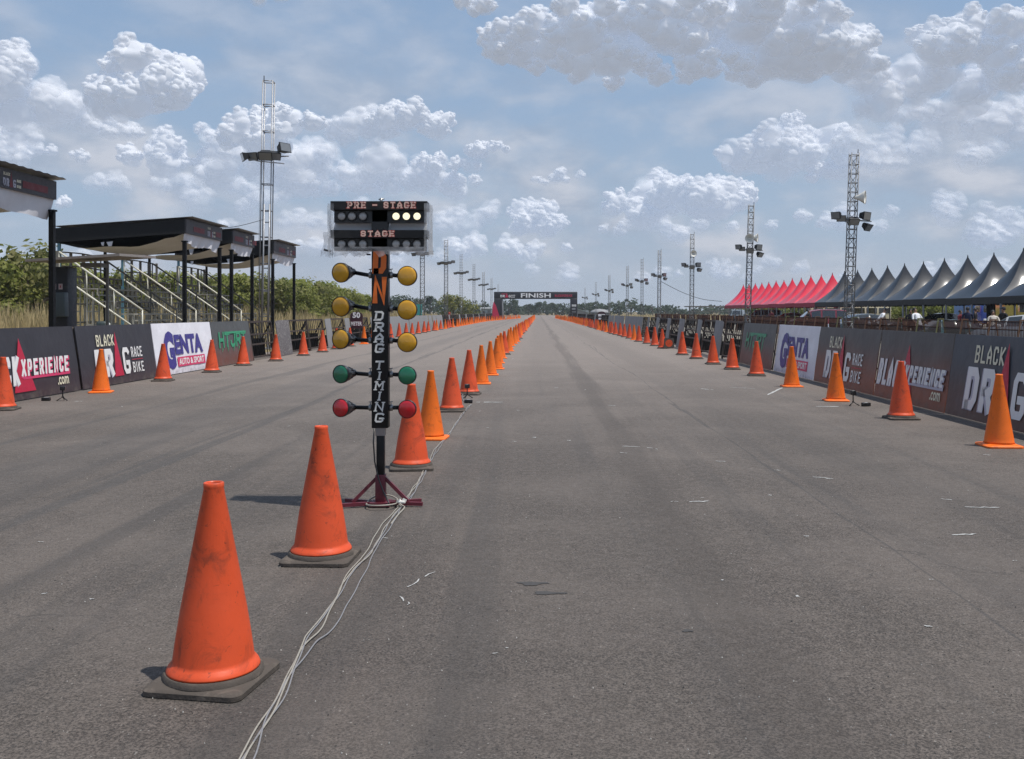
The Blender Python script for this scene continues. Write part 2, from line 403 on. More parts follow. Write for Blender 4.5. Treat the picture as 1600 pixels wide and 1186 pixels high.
ct.links.new(al, m2.inputs[0]); ct.links.new(tp.outputs[0], m2.inputs[1]); ct.links.new(ad.outputs[0], m2.inputs[2])
co_ = ct.nodes.new('ShaderNodeOutputMaterial'); ct.links.new(m2.outputs[0], co_.inputs[0])
cme.materials.append(cmat); clo = bpy.data.objects.new('clouds', cme); COL.objects.link(clo); stuff(clo, 'white cumulus clouds with grey bases drifting over the strip', 'clouds')
sc.view_settings.view_transform = 'Standard'; sc.view_settings.look = 'None'; sc.view_settings.gamma = 1; sc.view_settings.exposure = 0
sc.cycles.max_bounces = 6; sc.cycles.transparent_max_bounces = 24; sc.cycles.diffuse_bounces = 3; sc.cycles.glossy_bounces = 3
sc.cycles.use_denoising = True
sc.cycles.denoising_input_passes = 'RGB_ALBEDO_NORMAL'; sc.cycles.denoising_prefilter = 'NONE'
try: sc.cycles.denoiser = 'OPENIMAGEDENOISE'
except Exception: pass
sc.cycles.caustics_reflective = False; sc.cycles.caustics_refractive = False
w.cycles.sampling_method = 'MANUAL'; w.cycles.sample_map_resolution = 256
# ------------------------------------------------------------------ ground, road, apron
def asphalt():
    m, nt, p = base_mat('asphalt')
    v = obj_coord(nt, rnd=False)
    agg = noise(nt, v, 95, 3, .7); grit = noise(nt, v, 260, 2, .6); mid = noise(nt, v, 14, 5, .65); big = noise(nt, v, .55, 6, .6, .5)
    mp = nt.nodes.new('ShaderNodeMapping'); mp.inputs['Scale'].default_value = (1.6, .05, 1); nt.links.new(v, mp.inputs[0])
    streak = noise(nt, mp.outputs[0], 1.3, 6, .6, .3)
    c = mixc(nt, ramp(nt, agg, .36, .64), (.034, .0285, .0245), (.158, .132, .113))
    c = mixc(nt, ramp(nt, mid, .30, .72, 0, .42), c, (.046, .039, .034))
    c = mixc(nt, ramp(nt, big, .40, .66, 0, .42), c, (.150, .126, .109))
    c = mixc(nt, ramp(nt, streak, .47, .68, 0, .55), c, (.052, .047, .044))
    # asphalt colour blended paler further down the strip
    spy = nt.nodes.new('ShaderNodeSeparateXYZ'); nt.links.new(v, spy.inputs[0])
    far_pale = math_node(nt, 'MULTIPLY', ramp(nt, math_node(nt, 'MULTIPLY_ADD', big, 8, spy.outputs[1]), 8, 40), .62)
    c = mixc(nt, far_pale, c, (.265, .225, .197))
    # pale stone chips
    vo = nt.nodes.new('ShaderNodeTexVoronoi'); vo.inputs['Scale'].default_value = 34; vo.inputs['Randomness'].default_value = 1; nt.links.new(v, vo.inputs['Vector'])
    sepc = nt.nodes.new('ShaderNodeSeparateColor'); nt.links.new(vo.outputs['Color'], sepc.inputs[0])
    chip = math_node(nt, 'MULTIPLY', ramp(nt, vo.outputs['Distance'], .10, .17, 1, 0), ramp(nt, sepc.outputs[0], .80, .84))
    c = mixc(nt, math_node(nt, 'MULTIPLY', chip, .5), c, (.36, .34, .31))
    pit = math_node(nt, 'MULTIPLY', ramp(nt, vo.outputs['Distance'], .12, .22, 1, 0), ramp(nt, sepc.outputs[1], .72, .76))
    c = mixc(nt, math_node(nt, 'MULTIPLY', pit, .75), c, (.025, .024, .023))
    # darker lane seams and rubbered bands that run along the strip
    sp = nt.nodes.new('ShaderNodeSeparateXYZ'); nt.links.new(v, sp.inputs[0])
    wob = noise(nt, mp.outputs[0], 2.2, 4, .6)
    xw = math_node(nt, 'MULTIPLY_ADD', math_node(nt, 'SUBTRACT', wob, .5), .95, sp.outputs[0])
    def band(x0, wd, soft, amt, col, src):
        d = math_node(nt, 'ABSOLUTE', math_node(nt, 'SUBTRACT', src, x0))
        return mixc(nt, math_node(nt, 'MULTIPLY', ramp(nt, d, wd, wd + soft, 1, 0), amt), c, col)
    c = band(1.02, .03, .28, .40, (.056, .047, .041), xw)
    c = band(2.35, .004, .035, .55, (.045, .043, .042), xw)
    c = band(3.3, .25, .7, .16, (.064, .054, .047), xw)
    c = band(.2, .3, .6, .12, (.055, .05, .047), xw)
    c = band(-3.9, .015, .12, .5, (.055, .053, .052), xw)
    c = band(-4.9, .2, .5, .25, (.075, .07, .068), xw)
    c = band(-6.3, .02, .15, .4, (.06, .058, .057), xw)
    # hairline cracks
    vc = nt.nodes.new('ShaderNodeTexVoronoi'); vc.feature = 'DISTANCE_TO_EDGE'; vc.inputs['Scale'].default_value = .45
    dv = nt.nodes.new('ShaderNodeVectorMath'); dv.operation = 'MULTIPLY_ADD'; nt.links.new(noise(nt, v, 1.6, 5, .65, out=1), dv.inputs[0]); dv.inputs[1].default_value = (1.1, 1.1, 0); nt.links.new(v, dv.inputs[2]); nt.links.new(dv.outputs[0], vc.inputs['Vector'])
    crk = math_node(nt, 'MULTIPLY', ramp(nt, vc.outputs['Distance'], .0015, .006, 1, 0), ramp(nt, big, .50, .62, 0, .4))
    c = mixc(nt, crk, c, (.022, .020, .019))
    nt.links.new(c, p.inputs['Base Color'])
    nt.links.new(ramp(nt, mid, .3, .7, .72, .9), p.inputs['Roughness'])
    p.inputs['Specular IOR Level'].default_value = .42
    hgt = math_node(nt, 'MULTIPLY_ADD', agg, .6, math_node(nt, 'MULTIPLY', grit, .4))
    hgt = math_node(nt, 'SUBTRACT', hgt, math_node(nt, 'MULTIPLY', pit, .5))
    b = nt.nodes.new('ShaderNodeBump'); b.inputs['Strength'].default_value = .75; b.inputs['Distance'].default_value = .012
    nt.links.new(hgt, b.inputs['Height']); nt.links.new(b.outputs[0], p.inputs['Normal'])
    return m

def soil(name, a, b, c2, s=.35):
    m, nt, p = base_mat(name); v = obj_coord(nt, rnd=False)
    c = mixc(nt, ramp(nt, noise(nt, v, s, 7, .6), .35, .65), a, b)
    c = mixc(nt, ramp(nt, noise(nt, v, s * 14, 5, .6), .45, .7, 0, .7), c, c2)
    nt.links.new(c, p.inputs['Base Color']); p.inputs['Roughness'].default_value = .95; p.inputs['Specular IOR Level'].default_value = .1
    bp = nt.nodes.new('ShaderNodeBump'); bp.inputs['Strength'].default_value = .8; bp.inputs['Distance'].default_value = .05
    nt.links.new(noise(nt, v, 9, 6, .7), bp.inputs['Height']); nt.links.new(bp.outputs[0], p.inputs['Normal'])
    return m

g = MB(); S = 4000
g.face([(-S, -S, -.012), (S, -S, -.012), (S, S, -.012), (-S, S, -.012)])
structure(g.build('ground', soil('dry_soil', (.16, .12, .07), (.22, .175, .10), (.10, .10, .045))))
g = MB()
g.face([(-10.4, -30, -.004), (7.4, -30, -.004), (7.4, 150, -.004), (6.2, 420, -.004), (-8.5, 420, -.004), (-10.4, 150, -.004)])
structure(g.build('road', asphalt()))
g = MB(); g.face([(7.4, -30, -.006), (75, -30, -.006), (75, 175, -.006), (7.4, 175, -.006)])
structure(g.build('paved_apron', soil('pale_concrete', (.17, .155, .13), (.22, .20, .17), (.12, .105, .085), .5)))

# chalk and paint marks on the asphalt
CHALK = mat('chalk_paint', (.40, .40, .39), .9, var=.35, vscale=30, dirt=(.16, .15, .145), dirt_amt=.95, dirt_scale=26)
mk = MB(); rnd = random.Random(5)
def mark(x0, y0, x1, y1, wd, jit=.012, n=7):
    a = gp(x0, y0); b = gp(x1, y1); d = (b - a); nrm = Vector((-d.y, d.x, 0)).normalized()
    prev = None
    for i in range(n + 1):
        p = a + d * i / n + nrm * rnd.uniform(-jit, jit); hw = wd / 2 * (.35 if i in (0, n) else rnd.uniform(.5, 1.1))
        cur = (p + nrm * hw, p - nrm * hw)
        if prev and rnd.random() > .12: mk.face([prev[0], prev[1], cur[1], cur[0]])
        prev = cur
for a in [(744, 628.3, 786, 628.3, .10), (1275, 635, 1311, 635.3, .09), (112, 627, 131, 627, .09), (628, 921, 678, 893, .010), (627, 931, 638, 945, .010), (1072, 784, 1108, 783, .035),
          (1508, 792, 1562, 793, .028), (1488, 836, 1526, 834, .026), (1199, 617, 1222, 606, .05), (972, 697, 1000, 698, .04), (1012, 699, 1028, 702, .03), (968, 707, 980, 708, .03),
          (1270, 745, 1302, 748, .03), (1092, 607, 1114, 609, .07), (1140, 605, 1180, 607, .05), (1118, 720, 1134, 721, .03), (1210, 734, 1220, 735, .025), (1470, 779, 1488, 781, .02),
          (950, 633, 966, 634, .05), (886, 688, 892, 688, .05), (832, 683, 838, 683.5, .05), (760, 668, 764, 668, .05), (808, 641, 812, 641, .06), (1536, 710, 1548, 711, .03),
          (1048, 783, 1062, 783.5, .018), (866, 606, 872, 606, .06), (1256, 837, 1264, 837, .03), (1243, 931, 1250, 932, .03), (800, 689, 808, 690, .02), (1200, 773, 1206, 774, .025)]:
    mark(*a)
for _ in range(46):
    x = rnd.uniform(-60, 1660); y = 487 + 70 + 560 * rnd.random() ** 1.5; L = rnd.uniform(2, 7) * (y - 487) / 240
    if rnd.random() < .6: mark(x, y, x + L, y + rnd.uniform(-2, 2), rnd.uniform(.006, .018), .004, 3)
structure(mk.build('road_markings', CHALK))
STAIN = mat('oil_stain', (.050, .046, .043), .7, var=.3, vscale=20)
st = MB()
for (x, y, rx, ry) in [(832, 911, 22, 2.6), (856, 926, 24, 2.4), (1075, 985, 8, 2)]:
    c = gp(x, y); pts = []
    for k in range(26):
        a = 2 * PI * k / 26; r = 1 + .3 * math.sin(3 * a + x) + rnd.uniform(-.18, .18)
        q = gp(x + rx * r * math.cos(a), y + ry * r * math.sin(a)); pts.append((q.x, q.y, -.001))
    st.face(pts[::-1])
structure(st.build('road_stains', STAIN))
# loose grit lying on the asphalt in front of the camera
gr = MB()
for _ in range(900):
    Y = 2.6 + 9 * rnd.random() ** 1.6; X = rnd.uniform(-.62, .62) * Y + .1 * Y; r = rnd.uniform(.0015, .0045)
    vs = [(X + r * rnd.uniform(.6, 1.3) * math.cos(a), Y + r * rnd.uniform(.6, 1.3) * math.sin(a), -.003) for a in (0, 1.57, 3.14, 4.71)] + [(X, Y, r * .9)]
    gr.mesh(vs, [(0, 1, 4), (1, 2, 4), (2, 3, 4), (3, 0, 4)], 0 if rnd.random() < .6 else 1)
stuff(gr.build('road_grit', [mat('pale_grit', (.42, .40, .37), .9), mat('dark_grit', (.05, .05, .05), .9)]), 'loose pale grit scattered over the near asphalt', 'grit')

# ------------------------------------------------------------------ traffic cones
def cone_paint(name, col, worn):
    m, nt, p = base_mat(name); v = obj_coord(nt)
    c = mixc(nt, noise(nt, v, 5, 5, .6), tuple(k * .82 for k in col), tuple(min(1, k * 1.12) for k in col))
    tcn = nt.nodes.new('ShaderNodeTexCoord'); s = nt.nodes.new('ShaderNodeSeparateXYZ'); nt.links.new(tcn.outputs['Object'], s.inputs[0])
    c = mixc(nt, ramp(nt, noise(nt, v, 7, 7, .7, .8), .50, .74, 0, worn), c, (.20, .040, .018))
    c = mixc(nt, ramp(nt, noise(nt, v, 16, 6, .75, 1.8), .60, .68, 0, worn * .85), c, (.07, .025, .016))
    c = mixc(nt, ramp(nt, noise(nt, v, 3, 3, .5), .55, .75, 0, .25), c, tuple(min(1, k * 1.12 + .015) for k in col))
    nt.links.new(c, p.inputs['Base Color']); nt.links.new(ramp(nt, noise(nt, v, 9, 4), .3, .7, .42, .62), p.inputs['Roughness'])
    p.inputs['Specular IOR Level'].default_value = .4
    b = nt.nodes.new('ShaderNodeBump'); b.inputs['Strength'].default_value = .12; b.inputs['Distance'].default_value = .01
    nt.links.new(noise(nt, v, 22, 4), b.inputs['Height']); nt.links.new(b.outputs[0], p.inputs['Normal'])
    return m
RED_CONE = cone_paint('red_orange_plastic', (.67, .082, .022), .8)
ORA_CONE = cone_paint('bright_orange_plastic', (.86, .165, .012), .55)
FLANGE = cone_paint('pale_orange_plastic', (.74, .105, .022), .5)
RUBBER = mat('dusty_rubber', (.080, .067, .057), .85, spec=.3, var=.3, vscale=9, dirt=(.17, .14, .115), dirt_amt=.8, dirt_scale=7, bump=.3, bscale=60)

def cone_base(mb, half, h, r, m=0):
    """Square base with rounded corners, a bevelled rim and a raised collar."""
    def ring(hh, rr, z):
        pts = []
        for q in range(4):
            for k in range(6):
                a = q * PI / 2 + k / 5 * PI / 2
                pts.append(((hh - rr) * (1 if math.cos(q * PI / 2 + PI / 4) > 0 else -1) + rr * math.cos(a), (hh - rr) * (1 if math.sin(q * PI / 2 + PI / 4) > 0 else -1) + rr * math.sin(a), z))
        return pts
    rings = [ring(half, r, 0.0), ring(half, r, h * .62), ring(half - .008, r, h * .9), ring(half - .022, r * .8, h)]
    n = 24; vs = [p for rg in rings for p in rg]; fs = []
    for i in range(3):
        for j in range(n): fs.append((i * n + j, i * n + (j + 1) % n, (i + 1) * n + (j + 1) % n, (i + 1) * n + j))
    fs.append(tuple(3 * n + j for j in range(n)))
    for j in range(n):
        a = PI * .5 * (j // 6) + (j % 6) / 5 * PI / 2; vs.append((.153 * math.cos(a), .153 * math.sin(a), .001))
    for j in range(n): fs.append((j, 4 * n + j, 4 * n + (j + 1) % n, (j + 1) % n))
    mb.mesh(vs, fs, m, True)

def make_cone(kind, detail=True):
    seg = 40 if detail else 14
    t = thing('traffic_cone', 'cone', 'traffic cone')
    b = MB(); f = MB(); c = MB()
    if kind == 'red':
        cone_base(b, .214, .031, .045)
        b.lathe([(.205, .0315), (.202, .048), (.196, .055), (.150, .057)], seg)
        b.build('base', RUBBER, t, auto=40)
        c.lathe([(.150, .0575), (.190, .0572), (.1885, .064), (.182, .076), (.1715, .088), (.1655, .097), (.1640, .104), (.1560, .165), (.135, .30), (.0405, .808), (.0418, .813), (.0418, .829), (.0395, .832), (.032, .832), (.030, .822), (.036, .78), (.128, .30), (.150, .12), (.152, .002)], seg)
        c.build('cone_body', RED_CONE, t)
    else:
        cone_base(b, .205, .026, .045)
        b.lathe([(.19, .0265), (.176, .034), (.16, .04), (.14, .0405)], seg)
        b.build('base', ORA_CONE, t, auto=40)
        c.lathe([(.168, .0407), (.160, .06), (.155, .10), (.0385, .805), (.041, .812), (.041, .826), (.038, .830), (.031, .830), (.03, .82), (.034, .78), (.145, .12), (.147, .002)], seg)
        c.build('cone_body', ORA_CONE, t)
    return t
protos = {('red', True): make_cone('red'), ('ora', True): make_cone('ora'), ('red', False): make_cone('red', False), ('ora', False): make_cone('ora', False)}
used = set()
def add_cone(loc, kind, near, label, group, rz=0, tilt=(0, 0), s=1.0):
    key = (kind, near)
    o = protos[key] if key not in used else copy_tree(protos[key])
    used.add(key)
    return place(o, loc, rz, label, group, s, tilt[0], tilt[1])
LOOK = {'red': 'red-orange cone on a black rubber base', 'ora': 'bright orange cone on an orange base'}
crnd = random.Random(11)
GM, GLF, GRT = 'cones of the middle row dividing the two lanes', 'cones of the left row along the barriers', 'cones of the right row along the barriers'
mid = [(334, 1062, 'red', .18), (502, 872, 'red', .06), (643, 731, 'red', -.12), (673, 685, 'ora', .1), (706, 642, 'red', -.05), (733, 616, 'red', .1), (752, 599.5, 'ora', 0), (766, 586, 'ora', 0), (776, 576.5, 'ora', .1)]
MLAB = ['nearest scuffed red-orange cone on a wide black base, left of the cables', 'second scuffed red-orange cone of the middle row, in front of the timing tower', 'worn red-orange cone half hidden behind the red lamp of the timing tower',
        'bright orange cone just behind the timing tower with the cables passing its base', 'red-orange cone with black base, nearest one in front of the small middle sensor', 'red-orange cone with the small sensor tripod standing at its base in the middle row']
for i, (x, y, k, rz) in enumerate(mid):
    p = gp(x, y)
    lab = MLAB[i] if i < len(MLAB) else f'{LOOK[k]}, {ordinal(i + 1)} from the camera in the middle row'
    add_cone(p, k, True, lab, GM, -rz + .02)
Y = mid and gp(776, 576.5).y; i = len(mid)
while Y < 232:
    Y += 3.0 + crnd.uniform(-.15, .15); X = -1.2 + .5 * max(0, (Y - 30)) / 200 + crnd.uniform(-.05, .05)
    k = 'red' if crnd.random() < .42 else 'ora'; i += 1
    near = Y < 55
    lab = f'{LOOK[k]}, {ordinal(i)} from the camera in the middle row' if near else 'small distant orange cone in the far part of the middle row'
    add_cone((X, Y, 0), k, near, lab, GM, crnd.uniform(-.3, .3), s=crnd.uniform(.97, 1.03))
left = [(5, 640, 'red'), (158, 613, 'ora'), (255, 595, 'red'), (331, 581.5, 'red'), (380, 571, 'red'), (431, 564, 'red'), (474, 555.5, 'red'), (504, 550, 'red')]
LLAB = ['red-orange cone cut by the left picture edge, in front of the black lettered barrier', 'bright orange cone before the barrier that reads RACE BIKE on the left', 'red-orange cone in front of the white barrier with the purple letter G',
        'red-orange cone at the joint of the white and the green lettered barrier', 'red-orange cone covering the end of the green lettering on the left', 'red-orange cone before the first open barrier frame on the left', 'red-orange cone before the leaning speckled board on the left', 'red-orange cone just past the leaning speckled board on the left']
for (x, y, k), lab in zip(left, LLAB): add_cone(gp(x, y), k, True, lab, GLF, crnd.uniform(-.1, .25))
Y = gp(504, 550).y; i = 8
while Y < 228:
    Y += 3.15 + crnd.uniform(-.3, .3); X = -8.4 + crnd.uniform(-.08, .08)
    if Y > 150: X += 4.0 * ((Y - 150) / 75) ** 1.2
    i += 1; near = Y < 62; k = 'red' if Y < 95 and crnd.random() < .7 else 'ora'
    lab = f'{LOOK[k]}, {ordinal(i)} from the camera in the left row' if near else 'small distant orange cone in the far part of the left row'
    add_cone((X, Y, 0), k, near, lab, GLF, crnd.uniform(-.3, .3), s=crnd.uniform(.95, 1.05))
right = [(1561, 697, 'ora'), (1408, 654, 'red'), (1306, 626, 'ora'), (1237, 604, 'ora'), (1182, 587, 'red'), (1144, 577, 'red'), (1114, 569, 'red'), (1088, 560.5, 'red'), (1066, 554.5, 'red')]
RLAB = ['nearest bright orange cone of the right row, before the large slanted lettering', 'red-orange cone on a black base before the barrier that ends in .com', 'bright orange cone beside the small sensor tripod on the right', 'bright orange cone in front of the white barrier on the right',
        'red-orange cone before the faded green lettering on the right', 'red-orange cone before the open barrier frame next to the green lettering', 'red-orange cone in front of the grey board, just past the open frame on the right', 'second red-orange cone nearer than the toppled cone on the right', 'red-orange cone just nearer than the toppled cone on the right']
for (x, y, k), lab in zip(right, RLAB): add_cone(gp(x, y), k, True, lab, GRT, crnd.uniform(-.15, .1))
fc = gp(1047, 545)
add_cone(fc + Vector((-.03, .1, .228)), 'red', True, 'toppled red-orange cone lying with its open base towards the camera', GRT, .08, (R(-90), 0))
Y = gp(1066, 554.5).y + 6.0; i = 10
while Y < 226:
    X = 5.27 + crnd.uniform(-.07, .07)
    if Y > 140: X -= 1.0 * ((Y - 140) / 80)
    i += 1; near = Y < 60; k = 'red' if Y < 110 and crnd.random() < .75 else 'ora'
    lab = f'{LOOK[k]}, {ordinal(i)} from the camera in the right row' if near else 'small distant orange cone in the far part of the right row'
    add_cone((X, Y, 0), k, near, lab, GRT, crnd.uniform(-.3, .3), s=crnd.uniform(.96, 1.04))
    Y += 3.0 + crnd.uniform(-.25, .25)

# ------------------------------------------------------------------ timing tower
BLK = mat('black_metal', (.009, .009, .010), .42, spec=.3, var=.3, dirt=(.06, .055, .05), dirt_amt=.4)
BLKP = mat('black_plastic', (.014, .014, .016), .35, var=.3)
MAROON = mat('maroon_paint', (.125, .016, .028), .5, var=.25, dirt=(.05, .012, .015), dirt_amt=.7, dirt_scale=9)
STEEL = mat('worn_steel', (.30, .30, .30), .38, metal=.8, var=.2)
ORL = mat('orange_letter_vinyl', (.74, .150, .016), .5, var=.12)
WHL = mat('white_letter_vinyl', (.72, .71, .68), .5, var=.08)
PKL = mat('pink_outline_vinyl', (.78, .52, .42), .5, var=.1)
RDL = mat('red_outline_vinyl', (.42, .06, .05), .5, var=.1)
TY = F * H / (790 - CY); TX = (595 - CX) * TY / F; K = F / TY
def tz(y): return H - (y - CY) / K
def tx(x): return (x - 595) / K
tt = thing('timing_tower', 'black drag timing tower with yellow, green and red lamps on a maroon tripod', 'timing tower', (TX, TY, 0))
cw = .132; c0 = tz(668); c1 = tz(319)
m = MB(); m.rbox((0, 0, (c0 + c1) / 2), (cw, .10, c1 - c0), .006); col_o = m.build('column', BLK, tt, auto=40)
m = MB(); fc = Face(m, (-cw / 2, -.05, 0), (1, 0, 0), (0, 0, 1), .002)
def let(ch, y0, y1, x0, x1, th, mm, sh=.16, slab=False):
    h = tz(y0) - tz(y1); u = tx(x0) + cw / 2; wd = (x1 - x0) / K
    fc.strokes(ch, u, tz(y1), wd, h, th, mm, sh=sh, slab=slab)
let('D', 393, 428, 583.5, 604.5, .043, 0, .04); let('N', 433, 474, 583.5, 604.5, .041, 0, .04)
for ch, (a, b) in zip('DRAG', ((486, 501), (503, 518), (520, 535), (536, 551))): let(ch, a, b, 586.5, 600, .016, 1, .16, True)
for ch, (a, b) in zip('TIMING', ((563, 577), (580, 593), (595, 609), (611, 625), (627, 642), (644, 659))): let(ch, a, b, 586.5 if ch != 'I' else 589, 600 if ch != 'I' else 598, .0145, 1, .16, True)
m.build('lettering', [ORL, WHL], tt)
LAMP_OFF = mat('grey_lamp_glass', (.45, .44, .43), .3, var=.35, vscale=60, coat=.5)
LAMP_ON = emit_mat('lit_white_lamp', (1, .90, .62), 1.25)
def stage(name, ya, yb, yl, text, tx0, tx1, lit):
    hz = tz(ya) - tz(yb)
    h = MB(); h.box((0, -.015, (tz(ya) + tz(yb)) / 2), ((669 - 520) / K, .17, hz)); ho = h.build(name, BLK, tt)
    l = MB(); f2 = Face(l, (0, -.100, 0), (1, 0, 0), (0, 0, 1), .003)
    f2.strokes(text, tx(tx0), tz(yb) + hz * .17, (tx1 - tx0) / K, hz * .74, .0105, 0, slab=True, gap=.42, sh=0)
    f2.lift = .0015
    f2.strokes(text, tx(tx0) - .004, tz(yb) + hz * .17 - .003, (tx1 - tx0) / K + .008, hz * .74 + .006, .0165, 1, slab=True, gap=.36, sh=0)
    l.build('lettering', [PKL, RDL], ho)
    b = MB(); zb = tz(yb) - (tz(yb) - tz(yb + 19)) / 2; b.box((0, .0, zb), ((665.6 - 523.7) / K, .10, tz(yb) - tz(yb + 19) - .002)); b.build('lamp_box', BLKP, tt)
    for q, x in enumerate((536, 552, 569, 620.4, 636.4, 653)):
        g1 = MB(); rot = Matrix.Rotation(R(90), 3, 'X')
        g1.lathe([(.038, .0), (.038, .012), (.033, .014), (.033, .006)], 20, (tx(x), -.050, tz(yl)), rot=rot)
        ring = g1.build('lamp', BLKP, tt)
        g2 = MB(); g2.lathe([(.0328, .0), (.030, .006), (.018, .011), (.0001, .013)] if not (lit and q > 2) else [(.029, .0), (.026, .006), (.016, .011), (.0001, .013)], 20, (tx(x), -.055, tz(yl)), rot=rot)
        g2.build('lamp_glass', LAMP_ON if lit and q > 2 else LAMP_OFF, ring)
stage('pre_stage_header', 316.5, 329.8, 339, 'PRE - STAGE', 547, 652, True)
stage('stage_header', 361, 373.3, 382, 'STAGE', 567.5, 619, False)
m = MB(); m.box((0, -.055, tz(355)), (.128, .012, tz(347) - tz(362))); m.build('column_cover', BLKP, tt)
m = MB(); m.tube([(0, .02, c1), (0, .02, c1 + .05)], .012, 8); m.tube([(-.02, .02, c1 + .04), (.025, .02, c1 + .045)], .006, 6); m.build('top_bracket', STEEL, tt)
# cloudy plastic wrap hung over the two lamp boxes
def plastic():
    mm, nt, p = base_mat('cloudy_plastic'); v = obj_coord(nt, rnd=False)
    nt.nodes.remove(p); o = nt.nodes['Material Output']
    tr = nt.nodes.new('ShaderNodeBsdfTransparent'); df = nt.nodes.new('ShaderNodeBsdfTranslucent'); gl = nt.nodes.new('ShaderNodeBsdfGlossy'); d2 = nt.nodes.new('ShaderNodeBsdfDiffuse')
    df.inputs[0].default_value = (.8, .81, .83, 1); d2.inputs[0].default_value = (.75, .76, .78, 1); gl.inputs['Roughness'].default_value = .25
    mixs = []
    def mx(f, a, b):
        n = nt.nodes.new('ShaderNodeMixShader')
        if isinstance(f, float): n.inputs[0].default_value = f
        else: nt.links.new(f, n.inputs[0])
        nt.links.new(a.outputs[0], n.inputs[1]); nt.links.new(b.outputs[0], n.inputs[2]); return n
    a = mx(.5, df, d2); a = mx(.12, a, gl)
    f = ramp(nt, noise(nt, v, 9, 6, .6, 1.2), .3, .72, .22, .62)
    nt.links.new(mx(f, tr, a).outputs[0], o.inputs[0]); return mm
PLASTIC = plastic()
MILK = mat('milky_plastic_sheet', (.70, .72, .74), .35, var=.1, vscale=5, bump=.3, bscale=8)
_mt = MILK.node_tree; _tl = _mt.nodes.new('ShaderNodeBsdfTranslucent'); _tl.inputs[0].default_value = (.85, .87, .9, 1); _mx = _mt.nodes.new('ShaderNodeMixShader'); _mx.inputs[0].default_value = .6
_mt.links.new(_mt.nodes['Principled BSDF'].outputs[0], _mx.inputs[1]); _mt.links.new(_tl.outputs[0], _mx.inputs[2]); _mt.links.new(_mx.outputs[0], _mt.nodes['Material Output'].inputs[0])
m = MB()
for x0, x1 in ((522, 581.5), (609, 667)):
    m.mesh([(tx(x0), .035, tz(347.6)), (tx(x1), .035, tz(347.6)), (tx(x1), -.034, tz(361)), (tx(x0), -.030, tz(361))], [(0, 1, 2, 3)])
m.build('milky_panel', MILK, tt)
prn = random.Random(3); m = MB()
def drape(pa, pb, za, zb, nx, nz, amp):
    """Wrinkled hanging sheet between two plan points, from height za to zb."""
    vs = []
    for j in range(nz + 1):
        for i in range(nx + 1):
            t = i / nx; s = j / nz; p = Vector(pa).lerp(Vector(pb), t)
            n = Vector((-(Vector(pb) - Vector(pa)).y, (Vector(pb) - Vector(pa)).x, 0)).normalized()
            o = amp * (.3 + s) * (math.sin(9 * t + 5 * s) + .6 * math.sin(23 * t - 3 * s)) + prn.uniform(-.004, .004)
            zz = za + (zb - za) * s + (prn.uniform(-.035, .02) if j == nz else 0)
            vs.append((p.x + n.x * o, p.y + n.y * o, zz))
    m.mesh(vs, [(j * (nx + 1) + i, j * (nx + 1) + i + 1, (j + 1) * (nx + 1) + i + 1, (j + 1) * (nx + 1) + i) for j in range(nz) for i in range(nx)], 0, True)
xl, xr = tx(516.5), tx(673)
drape((xl, -.11, 0), (xl - .01, .14, 0), tz(320), tz(396), 8, 14, .012)
drape((xr, .14, 0), (xr + .005, -.11, 0), tz(320), tz(398), 8, 14, .012)
drape((xl, -.11, 0), (xl + .05, -.112, 0), tz(320), tz(392), 4, 14, .006)
drape((xr - .04, -.112, 0), (xr, -.11, 0), tz(320), tz(396), 4, 14, .006)
drape((xl + .05, -.108, 0), (xr - .04, -.108, 0), tz(387), tz(397), 24, 3, .004)
drape((xl - .02, .02, 0), (xl - .075, .06, 0), tz(362), tz(396), 4, 8, .014)
drape((xl, .14, 0), (xr, .14, 0), tz(318), tz(394), 20, 8, .01)
m.build('plastic_wrap', PLASTIC, tt)
m = MB(); m.box((tx(510), .03, tz(391)), (.05, .03, .014), rot=(0, R(12), 0)); m.box((tx(574), .06, tz(397)), (.03, .03, .012)); m.build('clip', BLKP, tt)
# lamps on side arms
def lens(name, col):
    mm, nt, p = base_mat(name); v = obj_coord(nt, rnd=False)
    vo = nt.nodes.new('ShaderNodeTexVoronoi'); vo.inputs['Scale'].default_value = 70; nt.links.new(v, vo.inputs['Vector'])
    c = mixc(nt, noise(nt, v, 14, 3), tuple(k * .72 for k in col), tuple(min(1, k * 1.18) for k in col))
    nt.links.new(c, p.inputs['Base Color']); p.inputs['Roughness'].default_value = .22; p.inputs['Coat Weight'].default_value = .6
    p.inputs['Transmission Weight'].default_value = 0; p.inputs['Subsurface Weight'].default_value = .08; p.inputs['Subsurface Radius'].default_value = (.02, .01, .004)
    b = nt.nodes.new('ShaderNodeBump'); b.inputs['Strength'].default_value = .12; b.inputs['Distance'].default_value = .003
    nt.links.new(vo.outputs['Distance'], b.inputs['Height']); nt.links.new(b.outputs[0], p.inputs['Normal'])
    return mm
YEL, GRN, RED = lens('amber_lens', (.62, .31, .008)), lens('green_lens', (.006, .15, .07)), lens('red_lens', (.52, .008, .016))
